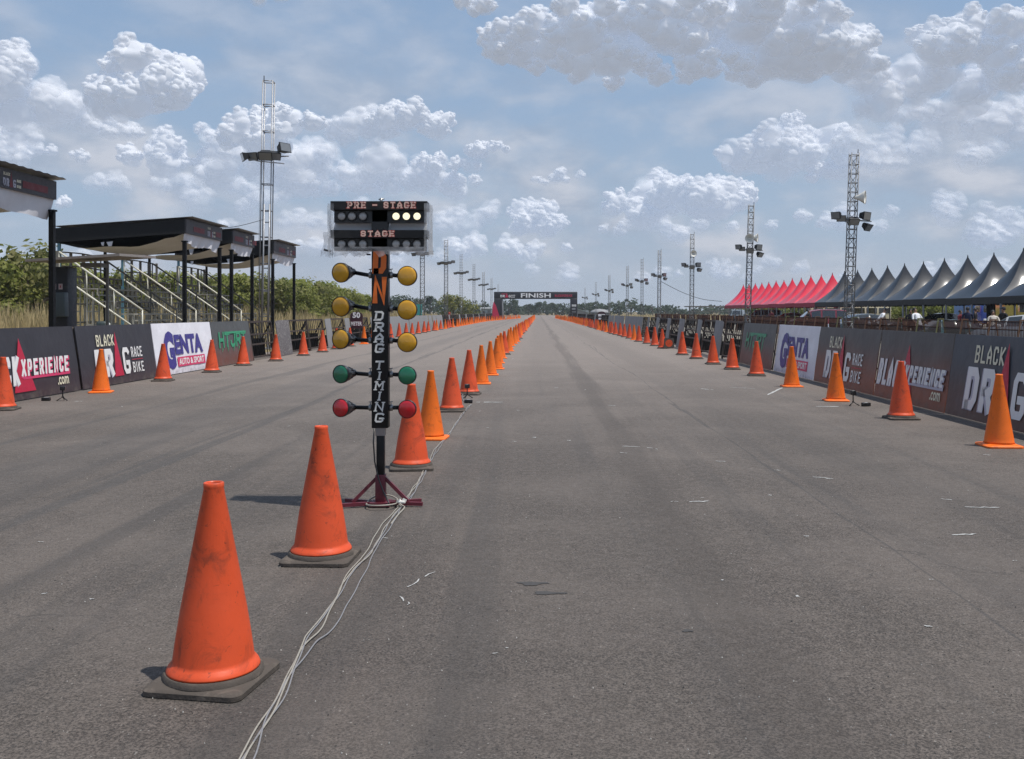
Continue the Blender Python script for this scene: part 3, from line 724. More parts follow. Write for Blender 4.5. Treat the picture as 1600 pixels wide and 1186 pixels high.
for side in (-1, 1):
    for (y, r, lm, nm) in ((430, .079, YEL, 'amber'), (482, .080, YEL, 'amber'), (532, .079, YEL, 'amber'), (585, .073, GRN, 'green'), (637, .073, RED, 'red')):
        yy = y - (2 if side < 0 and nm in ('green', 'red') else 0) - (3 if side < 0 else 0)*(1 if nm == 'amber' else 0) + (2 if side > 0 else 0)*(1 if nm == 'amber' else 0)
        px_ = 537.5 if side < 0 else 639.5
        cpos = Vector((tx(px_), -.12, tz(yy))); yaw = R(-20 if side < 0 else -6) + prn.uniform(-.05, .05)
        rot = Matrix.Rotation(yaw, 3, 'Z') @ Matrix.Rotation(R(90 + prn.uniform(-4, 4)), 3, 'X')
        hub = MB(); hub.lathe([(.02, -.19), (.030, -.18), (.034, -.13), (.055, -.07), (r * .98, -.022), (r * 1.0, -.004), (r * 1.0, .008), (r * .97, .008), (r * .96, .0)], 28, cpos, rot=rot)
        for q in range(10):
            a = 2 * PI * q / 10; v0 = rot @ Vector((.036 * math.cos(a), .036 * math.sin(a), -.15)); v1 = rot @ Vector((.056 * math.cos(a), .056 * math.sin(a), -.075))
            hub.tube([cpos + v0, cpos + v1], .004, 4)
        ho = hub.build('side_lamp', BLKP, tt)
        ln = MB(); ln.lathe([(r * .965, .002), (r * .93, .007), (r * .65, .013), (r * .3, .016), (.0001, .017)], 28, cpos, rot=rot); lo = ln.build('lens', lm, ho)
        ho['label'] = f'{nm} lamp'
        back = cpos + rot @ Vector((0, 0, -.16)); cl = Vector((side * (cw / 2 + .002), .0, tz(y)))
        ar = MB(); ar.tube([cl, cl + Vector((side * .03, 0, 0)), Vector((back.x, back.y, back.z))], .0165, 10)
        if side > 0: ar.tube([cl + Vector((.06, -.0, 0)), cpos + rot @ Vector((0, 0, -.10))], .016, 10)
        ar.build('lamp_arm', BLK, tt)
        kb = MB(); kb.lathe([(.026, 0), (.026, .025), (.019, .03)], 12, cl, rot=Matrix.Rotation(R(90 * side), 3, 'Y')); kb.tube([cl + Vector((side * .014, 0, .02)), cl + Vector((side * .014, 0, .045))], .004, 6); kb.tube([cl + Vector((side * .014 - .014, 0, .045)), cl + Vector((side * .014 + .014, 0, .05))], .004, 6)
        kb.build('clamp', STEEL, tt)
# pole, sleeve, tripod
m = MB(); m.box((0, 0, (tz(668) + tz(680)) / 2), (.075, .07, tz(668) - tz(680))); m.build('pole_socket', STEEL, tt)
m = MB(); m.rbox((0, 0, (tz(678) + tz(745)) / 2), (.062, .062, tz(678) - tz(745)), .005); m.build('pole', BLK, tt)
m = MB(); m.rbox((0, 0, tz(742) / 2 + .005), (.078, .078, tz(742)), .005); m.box((0, 0, .02), (.16, .16, .03)); m.build('sleeve', MAROON, tt)
for a in (R(197), R(-6), R(20), R(158)):
    d = Vector((math.cos(a), math.sin(a) * 1.0, 0))
    L = .34 if a not in (R(20), R(158)) else .33
    m = MB(); m.bar(d * .03 + Vector((0, 0, .022)), d * L + Vector((0, 0, .020)), .026, .028); fo = m.build('foot', MAROON, tt)
for a in (R(188), R(-2), R(90)):
    d = Vector((math.cos(a), math.sin(a), 0))
    m = MB(); m.bar(d * .03 + Vector((0, 0, tz(746))), d * .22 + Vector((0, 0, .035)), .026, .026); m.build('brace', MAROON, tt)
m = MB(); m.tube([(-.045, -.05, tz(668)), (-.05, -.055, tz(690)), (-.038, -.06, tz(720)), (-.01, -.06, tz(745)), (.03, -.07, tz(765)), (.075, -.08, tz(782)), (.08, -.1, .03)], .006, 8); m.build('power_lead', BLKP, tt)

# ------------------------------------------------------------------ cables
CREAM = mat('cream_cable_sheath', (.30, .28, .24), .6, var=.15, vscale=30, dirt=(.2, .18, .15), dirt_amt=.7, dirt_scale=30)
GREYC = mat('grey_cable_sheath', (.21, .21, .22), .6, var=.15, vscale=30, dirt=(.16, .15, .14), dirt_amt=.7, dirt_scale=30)
pathpx = [(330, 1290), (378, 1180), (425, 1100), (470, 1015), (490, 985), (516, 940), (545, 895), (566, 873), (590, 836), (617, 797), (640, 775), (660, 738), (683, 700), (700, 678), (724, 645), (736, 632)]
def catmull(P, n):
    o = []
    for i in range(len(P) - 1):
        p0, p1, p2, p3 = P[max(i - 1, 0)], P[i], P[i + 1], P[min(i + 2, len(P) - 1)]
        for k in range(n):
            t = k / n; o.append(.5 * ((2 * p1) + (p2 - p0) * t + (2 * p0 - 5 * p1 + 4 * p2 - p3) * t * t + (3 * p1 - p0 - 3 * p2 + p3) * t ** 3))
    return o + [P[-1]]
def cable(seed, offs, r, mt, lab, z=.006, amp=.03, fro=0, to=None):
    rr = random.Random(seed); P = []
    pp = pathpx[fro:to]
    for i, (x, y) in enumerate(pp):
        g = gp(x, y); ex = offs[min(i + fro, len(offs) - 1)]
        P.append(Vector((g.x + ex + rr.uniform(-amp, amp) * .3, g.y + rr.uniform(-.04, .04), r)))
    Q = catmull(P, 14)
    Q = [q + Vector((.006 * math.sin(q.y * 5 + seed) + .003 * math.sin(q.y * 13 + 2 * seed), 0, abs(.004 * math.sin(q.y * 7 + seed * 2)))) for q in Q]
    m = MB(); m.tube(Q, r, 8)
    return tag(m.build('cable', mt), lab, 'cable', 'cables laid along the middle cones')
cable(1, [0, 0, 0, 0, .0, .01, 0, 0, -.01, 0, 0, 0, .01, 0, 0, 0], .0038, CREAM, 'cream cable with the loop at the tower, leftmost of the strands on the road', fro=0, to=12)
cable(2, [.03, .03, .012, .01, .03, .02, .02, .02, .02, .02, .01, .01, -.01, .01, .0, 0], .0040, CREAM, 'cream cable running in the middle of the strands past the first cone')
cable(4, [.05, .045, .02, .035, .08, .11, .10, .06, .05, .04, .02, .02, .02, .02, .01, 0], .0036, GREYC, 'grey cable wandering away to the right of the other strands')
cable(7, [.012, .015, .03, .02, .015, .03, .03, .03, .03, .03, .02, .025, .01, .015, .02, .01], .0036, GREYC, 'grey cable twisted round the cream strands towards the middle sensor')
lp = []; o0 = Vector((TX + .0, TY - .10, 0))
for k in range(34):
    a = R(-20) + k / 33 * R(400); rr = .135 - .0006 * k
    lp.append(o0 + Vector((.02 + rr * math.cos(a), .05 + rr * 1.1 * math.sin(a), .012 + (.05 if math.sin(a) > 0 else .01) * abs(math.sin(a)) + .0006 * k)))
lp += [o0 + Vector((.18, -.02, .03)), gp(632, 795) + Vector((0, 0, .01)), gp(622, 806) + Vector((0, 0, .008)), gp(611, 820) + Vector((0, 0, .006))]
m = MB(); m.tube(catmull(lp, 4), .006, 8); tag(m.build('cable_loop', CREAM), 'cream cable coiled in a loop over the maroon feet of the timing tower', 'cable')
tp = MB(); q = o0 + Vector((.178, .02, .045))
tp.rbox(q, (.05, .03, .022), .006); tp.box(q + Vector((.02, 0, .01)), (.03, .012, .03), rot=(0, R(30), R(20))); tp.box(q + Vector((-.02, 0, .008)), (.03, .012, .02), rot=(0, R(-35), R(-20)))
tag(tp.build('cable_tape', mat('white_tape', (.7, .69, .64), .6)), 'white tape wrapped round the cable joint at the tower foot', 'tape')

# ------------------------------------------------------------------ start line sensors
def sensor(loc, rz, lab):
    t = thing('sensor_tripod', lab, 'sensor', loc, rz, 'timing sensors on the start line')
    h = MB(); h.rbox((0, 0, .215), (.085, .055, .072), .006); h.build('sensor_head', BLKP, t)
    p = MB(); p.tube([(0, 0, .06), (0, 0, .18)], .010, 8); p.lathe([(.018, .055), (.018, .075)], 10); p.build('post', BLK, t)
    for k in range(3):
        a = R(90 + 120 * k); l = MB(); l.tube([(0, 0, .065), (.10 * math.cos(a), .10 * math.sin(a), .005)], .008, 6); l.build('leg', BLK, t)
def sensor_box(loc, rz, lab):
    t = thing('sensor_box', lab, 'box', loc, rz, 'small reflector boxes on the start line')
    m = MB(); m.rbox((0, 0, .028), (.14, .07, .056), .006); m.build('case', BLKP, t)
    m = MB(); m.box((.0, 0, .0585), (.06, .05, .004)); m.build('silver_plate', mat('silver_sticker', (.5, .5, .5), .4, metal=.3), t)
sensor(gp(98, 626), .2, 'small black sensor tripod before the left lettered barrier'); sensor_box(gp(72, 626), .1, 'small black box beside the left sensor tripod')
sensor(gp(730, 622), .4, 'small black sensor tripod by the middle row of cones'); sensor_box(gp(732, 629.5), .0, 'small black box on the road in front of the middle sensor')
sensor(gp(1333, 634), .1, 'small black sensor tripod in front of the right barriers'); sensor_box(gp(1353, 634.5), .2, 'small black box right of the right sensor tripod')
m = MB(); m.tube(catmull([gp(725, 615) + Vector((0, 0, .01)), gp(722, 622) + Vector((0, 0, .03)), gp(726, 628) + Vector((0, 0, .01)), gp(729, 629) + Vector((0, 0, .02))], 6), .006, 6)
tag(m.build('sensor_lead', GREYC), 'grey lead curling round the middle sensor tripod', 'cable')
# ------------------------------------------------------------------ printed banner barriers
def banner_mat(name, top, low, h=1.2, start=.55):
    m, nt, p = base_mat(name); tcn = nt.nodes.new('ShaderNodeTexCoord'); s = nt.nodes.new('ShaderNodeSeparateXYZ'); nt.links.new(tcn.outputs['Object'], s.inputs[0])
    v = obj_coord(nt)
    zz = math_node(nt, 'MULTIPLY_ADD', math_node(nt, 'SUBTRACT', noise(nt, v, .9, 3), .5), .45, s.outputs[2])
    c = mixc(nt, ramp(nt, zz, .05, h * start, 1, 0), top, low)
    c = mixc(nt, ramp(nt, noise(nt, v, 2.2, 5), .45, .75, 0, .25), c, tuple(k * 1.5 + .01 for k in top))
    c = mixc(nt, math_node(nt, 'MULTIPLY', ramp(nt, s.outputs[2], .02, .22, 1, 0), ramp(nt, noise(nt, v, 7, 6, .7), .35, .7, 0, .6)), c, (.13, .11, .09))
    nt.links.new(c, p.inputs['Base Color']); p.inputs['Roughness'].default_value = .48; p.inputs['Specular IOR Level'].default_value = .35
    b = nt.nodes.new('ShaderNodeBump'); b.inputs['Strength'].default_value = .35; b.inputs['Distance'].default_value = .05
    nt.links.new(noise(nt, v, 2.6, 3, .5), b.inputs['Height']); nt.links.new(b.outputs[0], p.inputs['Normal'])
    return m
B_DARK = banner_mat('charcoal_banner', (.034, .032, .039), (.046, .030, .036))
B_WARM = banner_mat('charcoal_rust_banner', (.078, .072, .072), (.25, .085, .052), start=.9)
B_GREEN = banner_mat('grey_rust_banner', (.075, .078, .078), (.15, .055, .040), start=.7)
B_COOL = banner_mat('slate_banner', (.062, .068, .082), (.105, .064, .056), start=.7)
B_WHITE = banner_mat('white_banner', (.72, .71, .76), (.68, .66, .72))
L_WH, L_CR, L_RD, L_PU, L_CRM, L_GR, L_LAV = (mat('print_white', (.74, .73, .72), .5, var=.06), mat('print_cream', (.70, .66, .50), .5, var=.06), mat('print_crimson', (.46, .012, .045), .5, var=.12),
    mat('print_indigo', (.045, .035, .22), .5, var=.08), mat('print_pink_red', (.60, .04, .13), .5, var=.08), mat('print_green', (.025, .27, .13), .5, var=.1), mat('print_silver', (.42, .41, .48), .5, var=.2, vscale=3))
LETM = [L_WH, L_CR, L_RD, L_PU, L_CRM, L_GR, L_LAV]
FRAME = mat('rusty_dark_frame', (.055, .042, .036), .7, metal=.2, var=.4, dirt=(.11, .062, .038), dirt_amt=.8, dirt_scale=6)

def drag_logo(f, u, v, s):
    """BLACK DRAG RACE BIKE emblem, 2.35 x 0.95 at s = 1."""
    f.strokes('BLACK', u + .20 * s, v + .66 * s, .82 * s, .24 * s, .036 * s, 1, gap=.34)
    f.strokes('DR', u + .03 * s, v + .02 * s, .82 * s, .58 * s, .125 * s, 0, gap=.25, sh=.05, k=1)
    f.strokes('DR', u + .03 * s - .02, v + .02 * s - .015, .82 * s, .59 * s, .165 * s, 6, gap=.2, sh=.05)
    f.poly([(u + .86 * s, v + .0), (u + 1.30 * s, v + .0), (u + 1.10 * s, v + .96 * s)], 2)
    f.strokes('G', u + 1.34 * s, v + .02 * s, .34 * s, .58 * s, .105 * s, 0, k=1)
    f.strokes('RACE', u + 1.80 * s, v + .37 * s, .58 * s, .23 * s, .034 * s, 0, gap=.38)
    f.rect(u + 1.80 * s, v + .31 * s, .58 * s, .014 * s, 2)
    f.strokes('BIKE', u + 1.80 * s, v + .03 * s, .58 * s, .23 * s, .034 * s, 0, gap=.38)
def xp_logo(f, u, v, s):
    """BLACKXPERIENCE.com emblem, about 3.1 x 0.95 at s = 1."""
    f.strokes('BLACK', u, v + .13 * s, 1.28 * s, .50 * s, .085 * s, 0, gap=.3, sh=.12, k=2)
    f.strokes('BLACK', u - .015, v + .115 * s, 1.30 * s, .52 * s, .115 * s, 6, gap=.22, sh=.12)
    f.poly([(u + 1.08 * s, v + .0), (u + 1.78 * s, v + .0), (u + 1.42 * s, v + .95 * s)], 2)
    f.strokes('XPERIENCE', u + 1.35 * s, v + .235 * s, 1.73 * s, .33 * s, .082 * s, 4 if f.red else 6, gap=.24, sh=.15, k=9)
    f.rect(u + 1.42 * s, v + .215 * s, 1.66 * s, .04 * s, 4 if f.red else 6, 8)
    f.strokes('XPERIENCE', u + 1.36 * s, v + .27 * s, 1.68 * s, .30 * s, .056 * s, 0, gap=.35, sh=.15, k=14)
    f.font('.com', u + 2.58 * s, v + .03 * s, .42 * s, .15 * s, 1, .02)
def genta_logo(f, u, v, s):
    f.font('G', u, v + .02 * s, .66 * s, .94 * s, 3, .06)
    f.font('ENTA', u + .70 * s, v + .37 * s, 1.95 * s, .50 * s, 3, .055)
    f.rect(u + .76 * s, v + .06 * s, 1.95 * s, .24 * s, 4)
    f.font('AUTO & SPORT', u + .84 * s, v + .10 * s, 1.78 * s, .165 * s, 0, .035, k=4)
def htjrt_logo(f, u, v, s):
    f.strokes('HTJRT', u, v, 2.5 * s, .46 * s, .10 * s, 5, gap=.12, sh=.18)
    for k in range(5): f.poly([(u + (.25 + .5 * k) * s, v - .01), (u + (.33 + .5 * k) * s, v - .01), (u + (.2 + .5 * k) * s, v - .14 * s)], 5, 8)
    f.rect(u + .72 * s, v + .40 * s, 1.9 * s, .06 * s, 5, 9)

def banner_barrier(side, ya, yb, xb, xt, h, bm, logo, label):
    """A leaning barrier wrapped in a printed sheet. side -1: left of the road (reader looks towards -X)."""
    L = yb - ya; lean = xt - xb
    t = thing('banner_barrier', label, 'barrier', (xb, ya, 0), 0, 'printed barriers along the lane')
    V = Vector((lean, 0, h)).normalized(); sl = math.hypot(lean, h)
    nx, nz = 14, 5; rr = random.Random(int(ya * 100)); m = MB(); vs = []
    for j in range(nz + 1):
        for i in range(nx + 1):
            wob = (.006 * math.sin(i * 1.3 + ya) + rr.uniform(-.004, .004)) * (0 if j in (0, nz) else 1)
            vs.append((V.x * sl * j / nz + wob, L * i / nx, .015 + V.z * sl * j / nz))
    n = len(vs); vs2 = [(x - side * -.012, y, z) for x, y, z in vs]
    fs = [(j * (nx + 1) + i, j * (nx + 1) + i + 1, (j + 1) * (nx + 1) + i + 1, (j + 1) * (nx + 1) + i) for j in range(nz) for i in range(nx)]
    m.mesh(vs, fs, 0, True); m.mesh([(x + side * .016, y, z) for x, y, z in vs], [f[::-1] for f in fs], 0, True)
    edge = [k for k in range(nx + 1)] + [j * (nx + 1) + nx for j in range(1, nz + 1)] + [nz * (nx + 1) + i for i in range(nx - 1, -1, -1)] + [j * (nx + 1) for j in range(nz - 1, 0, -1)]
    for a, b in zip(edge, edge[1:] + edge[:1]):
        A, Bp = Vector(vs[a]), Vector(vs[b]); o = Vector((side * .016, 0, 0)); m.face([A, Bp, Bp + o, A + o])
    m.build('banner', bm, t)
    fr = MB(); o = Vector((side * .05, 0, 0))
    for yy in (.03, L / 2, L - .03):
        fr.tube([Vector((0, yy, .02)) + o, Vector((lean, yy, h)) + o], .02, 6)
        fr.tube([Vector((lean, yy, h - .05)) + o, Vector((lean + side * .55, yy, .02)) + o], .018, 6)
    for zz in (.06, .5, h - .02): fr.tube([Vector((lean * zz / h, .03, zz)) + o, Vector((lean * zz / h, L - .03, zz)) + o], .018, 6)
    fr.build('frame', FRAME, t)
    m = MB()
    if side < 0: f = Face(m, (0, 0, .015), (0, 1, 0), V, .014)
    else: f = Face(m, (0, L, .015), (0, -1, 0), V, .014)
    f.red = side < 0
    logo(f, L, sl)
    if m.v: m.build('lettering', LETM, t)
    return t
XL, XLT, XR, XRT = -8.95, -9.13, 6.15, 6.32
banner_barrier(-1, 15.15, 18.88, XL - .03, XLT - .03, 1.25, B_DARK, lambda f, L, h: xp_logo(f, .28, .13, 1.0), 'charcoal banner barrier cut by the left picture edge, red spike and .com lettering')
banner_barrier(-1, 11.4, 15.13, XL - .03, XLT - .03, 1.25, B_DARK, lambda f, L, h: drag_logo(f, .6, .16, 1.0), 'charcoal banner barrier mostly outside the left edge of the picture')
banner_barrier(-1, 18.92, 22.62, XL, XLT, 1.25, B_DARK, lambda f, L, h: drag_logo(f, .60, .16, 1.0), 'charcoal banner barrier on the left with RACE BIKE in white and a red spike')
banner_barrier(-1, 22.66, 26.70, XL, XLT, 1.25, B_WHITE, lambda f, L, h: genta_logo(f, .55, .10, 1.0), 'brightly lit white banner barrier on the left with purple and red lettering')
banner_barrier(-1, 26.74, 30.25, XL, XLT, 1.25, B_GREEN, lambda f, L, h: htjrt_logo(f, .45, .50, 1.0), 'grey banner barrier on the left with bright green lettering')
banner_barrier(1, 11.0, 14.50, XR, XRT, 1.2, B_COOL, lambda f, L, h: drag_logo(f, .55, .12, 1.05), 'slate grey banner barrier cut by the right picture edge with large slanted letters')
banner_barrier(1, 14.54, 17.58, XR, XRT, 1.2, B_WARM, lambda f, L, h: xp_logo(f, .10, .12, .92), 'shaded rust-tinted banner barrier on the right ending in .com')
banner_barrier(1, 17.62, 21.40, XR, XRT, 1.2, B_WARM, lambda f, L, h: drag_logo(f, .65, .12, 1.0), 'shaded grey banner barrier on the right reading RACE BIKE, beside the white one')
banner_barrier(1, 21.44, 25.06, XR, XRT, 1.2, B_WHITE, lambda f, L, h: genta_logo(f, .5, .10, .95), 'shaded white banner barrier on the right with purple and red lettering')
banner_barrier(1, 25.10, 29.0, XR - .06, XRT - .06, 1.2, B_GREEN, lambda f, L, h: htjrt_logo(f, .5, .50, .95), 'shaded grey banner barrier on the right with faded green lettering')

# ------------------------------------------------------------------ open barrier frames and boards
BOARD = mat('speckled_plywood', (.115, .105, .11), .85, var=.25, vscale=4, dirt=(.42, .40, .38), dirt_amt=.85, dirt_scale=16)
BOARDG = mat('grey_board', (.22, .22, .225), .7, var=.2, vscale=2, dirt=(.26, .25, .24), dirt_amt=.5, dirt_scale=3)
DARKF = mat('black_barrier_paint', (.010, .0095, .010), .7, spec=.2, var=.3, dirt=(.06, .045, .035), dirt_amt=.7)
def make_frame(side, L=2.75, h=1.22):
    t = thing('barrier_frame', 'frame', 'barrier')
    lean = .18 * side
    def P(y, z): return Vector((lean * z / h, y, z))
    m = MB()
    for z in (.10, .50, .82, h): m.bar(P(.03, z), P(L - .03, z), .05, .05 if z < 1 else .06)
    for y in (.05, L - .05): m.bar(P(y, .0), P(y, h), .055, .055)
    m.build('rail_frame', FRAME, t)
    m = MB()
    for k in range(1, 9): m.tube([P(L * k / 9, .12), P(L * k / 9, h - .02)], .014, 6)
    m.build('bars', DARKF, t)
    for y in (.08, L - .08):
        m = MB()
        m.bar(P(y, h - .06), Vector((lean + side * .62, y, .02)), .045, .045); m.bar(P(y, .05), Vector((lean + side * .6, y, .05)), .04, .04)
        m.build('stay', DARKF, t)
    for (cy_, cz_, cd_) in ((L - .55, .34, (.50, .04, .62)), (.5, .26, (.42, .04, .5))):
        m = MB(); m.box((lean + side * .29, cy_, cz_), cd_); m.build('counterweight', DARKF, t)
    return t
def make_board(side, wd, h=1.24):
    m = MB(); lean = .17 * side; vs = []
    rr = random.Random(int(wd * 100)); nx, nz = 5, 8
    for j in range(nz + 1):
        for i in range(nx + 1):
            fl = .03 * math.sin(PI * j / nz) * math.sin(PI * i / nx); cut = .05 * (1 if (j == nz and i == 0) else 0)
            vs.append((lean * j / nz - side * fl, wd * i / nx, .01 + h * j / nz - cut))
    fs = [(j * (nx + 1) + i, j * (nx + 1) + i + 1, (j + 1) * (nx + 1) + i + 1, (j + 1) * (nx + 1) + i) for j in range(nz) for i in range(nx)]
    m.mesh(vs, fs, 0, True); m.mesh([(x + side * .02, y, z) for x, y, z in vs], [f[::-1] for f in fs], 0, True)
    for a, b in ((0, nz * (nx + 1)), (nx, nz * (nx + 1) + nx)):
        A, Bq = Vector(vs[a]), Vector(vs[b]); o = Vector((side * .02, 0, 0)); m.face([A, Bq, Bq + o, A + o])
    A, Bq = Vector(vs[nz * (nx + 1) + 1]), Vector(vs[-1]); m.face([A, Bq, Bq + o, A + o])
    return m
fl, fr_ = make_frame(-1), make_frame(1)
usedf = set()
def add_frame(side, y, x, lab):
    k = fl if side < 0 else fr_
    o = k if side not in usedf else copy_tree(k); usedf.add(side)
    return place(o, (x, y, 0), crnd.uniform(-.02, .02), lab, 'open barrier frames along the lane')
def add_board(side, y, x, wd, mt, lab):
    o = make_board(side, wd).build('leaning_board', mt)
    tag(o, lab, 'board', 'boards leaning on the barrier frames'); place(o, (x, y, 0), crnd.uniform(-.03, .03))
NEARF = 75
def lab_frame(side, i, y):
    s = 'left' if side < 0 else 'right'
    return f'open rusty barrier frame with bars, {ordinal(i)} beyond the printed barriers on the {s}' if y < NEARF else f'distant dark barrier frame in the far {s} row'
def lab_board(side, i, y):
    s = 'left' if side < 0 else 'right'
    return f'grey board leaning on the barriers, {ordinal(i)} from the camera on the {s}' if y < NEARF else f'distant grey board leaning in the far {s} barrier row'
# left
y = 30.35; i = j = 0
for kind in ['F', 'B', 'F', 'F', 'b', 'F', 'b', 'F', 'F', 'b', 'F']:
    if kind == 'F': i += 1; add_frame(-1, y, -9.0, lab_frame(-1, i, y)); y += 2.85
    else:
        j += 1
        lab = 'speckled dark plywood board leaning on the left barriers before two cones' if kind == 'B' else lab_board(-1, j, y)
        add_board(-1, y, -8.9, 1.9 if kind == 'B' else 1.1, BOARD if kind == 'B' else BOARDG, lab); y += 2.0 if kind == 'B' else 1.3
while y < 205:
    if 58 < y < 92:
        j += 1; add_board(-1, y, -9.0, 3.0, BOARDG, lab_board(-1, j, y)); y += 3.05
    elif crnd.random() < .18: j += 1; add_board(-1, y, -8.95, 1.3, BOARDG, lab_board(-1, j, y)); y += 1.4
    else: i += 1; add_frame(-1, y, -9.0, lab_frame(-1, i, y)); y += 2.85
# right
y = 29.1; i = j = 0
for kind in ['F', 'b', 'F', 'b', 'F', 'b', 'F', 'b', 'F', 'b', 'F', 'b', 'F']:
    if kind == 'F': i += 1; add_frame(1, y, 6.1, lab_frame(1, i, y)); y += 2.85
    else: j += 1; add_board(1, y, 6.02, 1.0 + .25 * (j % 2), BOARDG, lab_board(1, j, y)); y += 1.35
while y < 195:
    if 56 < y < 82: j += 1; add_board(1, y, 6.1, 3.0, BOARDG, lab_board(1, j, y)); y += 3.05
    elif crnd.random() < .2: j += 1; add_board(1, y, 6.05, 1.3, BOARDG, lab_board(1, j, y)); y += 1.4
    else: i += 1; add_frame(1, y, 6.1, lab_frame(1, i, y)); y += 2.85

# ------------------------------------------------------------------ signs by the fence
MSIGN = mat('dark_maroon_sign', (.045, .012, .020), .5, var=.15)
def meter_sign(loc, txt, lab, w_=.62):
    t = thing('distance_sign', lab, 'sign', loc)
    m = MB(); pts = []
    for k in range(15):
        a = PI * k / 14; pts.append((w_ / 2 * math.cos(a), w_ * .38 + w_ * .30 * math.sin(a)))
    pts = [(w_ / 2, -.40)] + pts + [(-w_ / 2, -.40)]
    n = len(pts); m.face([(x, -.015, z + .98) for x, z in pts][::-1][::-1]); m.face([(x, .015, z + .98) for x, z in pts][::-1])
    for a, b in zip(range(n), list(range(1, n)) + [0]): m.face([(pts[a][0], -.015, pts[a][1] + .98), (pts[a][0], .015, pts[a][1] + .98), (pts[b][0], .015, pts[b][1] + .98), (pts[b][0], -.015, pts[b][1] + .98)])
    m.build('panel', MSIGN, t)
    m = MB(); f = Face(m, (-w_ / 2, -.015, .58), (1, 0, 0), (0, 0, 1), .006)
    if txt:
        f.font(txt, w_ * .2, .52, w_ * .6, .28, 0, .04); f.rect(.02, .12, w_ - .04, .26, 1); f.font('METER', w_ * .07, .15, w_ * .86, .19, 0, .03, k=3)
    else:
        f.rect(w_ * .08, .46, w_ * .84, .22, 0); f.rect(w_ * .12, .14, w_ * .8, .18, 0)
    m.build('lettering', [mat('sign_white', (.82, .8, .8), .5), mat('sign_maroon_band', (.12, .03, .05), .5)], t)
    m = MB()
    for sx_ in (-.2, .2): m.tube([(sx_, .03, 0), (sx_, .03, .75)], .015, 6)
    m.build('post', DARKF, t)
    return t
p = at(557, 500, 47); meter_sign((p.x, 47, .14), '50', 'small maroon sign with a rounded top reading 50 METER by the left barriers')
p = at(940, 494, 94); meter_sign((p.x, 94, .05), '', 'small dark sign with two white lines beside the far right barriers', .8)
t = thing('teal_sign', 'teal rectangular sign standing behind the left barriers near the far cones', 'sign', (at(655, 500, 100).x, 100, 0))
m = MB(); m.box((0, 0, 1.75), (.62, .05, 1.15)); m.build('panel', mat('teal_paint', (.04, .30, .28), .5), t)
m = MB(); m.tube([(0, .05, 0), (0, .05, 1.3)], .03, 6); m.build('post', DARKF, t)
m = MB(); c = Vector((at(701, 490, 104).x, 104, .95))
m.rbox(c, (.5, .3, .55), .06); m.rbox(c + Vector((.08, 0, .4)), (.22, .25, .3), .06); m.rbox(c + Vector((-.1, 0, -.5)), (.3, .3, .5), .06); m.rbox(c + Vector((.03, 0, -.85)), (.7, .3, .2), .03)
tag(m.build('red_equipment', mat('faded_red', (.42, .06, .035), .6)), 'faded red equipment standing at the end of the grey boards on the left', 'equipment')

# ------------------------------------------------------------------ floodlight towers
ALU = mat('galvanised_steel', (.30, .305, .32), .45, metal=.5, var=.2, vscale=3)
ALUD = mat('dull_galvanised', (.19, .195, .205), .5, metal=.45, var=.25, vscale=3)
FLD = mat('floodlight_housing', (.014, .015, .017), .5, spec=.3, var=.3)
GLASS = mat('floodlight_glass', (.16, .17, .18), .12, coat=1)
HORN = mat('white_horn', (.70, .69, .64), .4, var=.06)
def flood(t, pos, yaw, pitch, s=1.0, glass=True):
    q = (Matrix.Rotation(yaw, 3, 'Z') @ Matrix.Rotation(pitch, 3, 'X'))
    m = MB()
    w0, h0 = .23 * s, .165 * s; w1, h1 = .15 * s, .10 * s; d = .14 * s
    vs = [(-w0, -d, -h0), (w0, -d, -h0), (w0, -d, h0), (-w0, -d, h0), (-w1, d, -h1), (w1, d, -h1), (w1, d, h1), (-w1, d, h1)]
    m.mesh([q @ Vector(v) + pos for v in vs], [(3, 2, 1, 0), (4, 5, 6, 7), (0, 1, 5, 4), (2, 3, 7, 6), (1, 2, 6, 5), (3, 0, 4, 7)])
    m.box(pos + q @ Vector((0, -d * .9, 0)), (w0 * 2.1, d * .25, h0 * 2.1), 0, q); m.box(pos + q @ Vector((0, d * 1.2, 0)), (w1, d * .5, h1), 0, q)
    o = m.build('floodlight', FLD, t)
    if glass:
        g = MB(); g.box(pos + q @ Vector((0, -d * 1.06, 0)), (w0 * 1.85, d * .06, h0 * 1.8), 0, q); g.build('lamp_glass', GLASS, o)
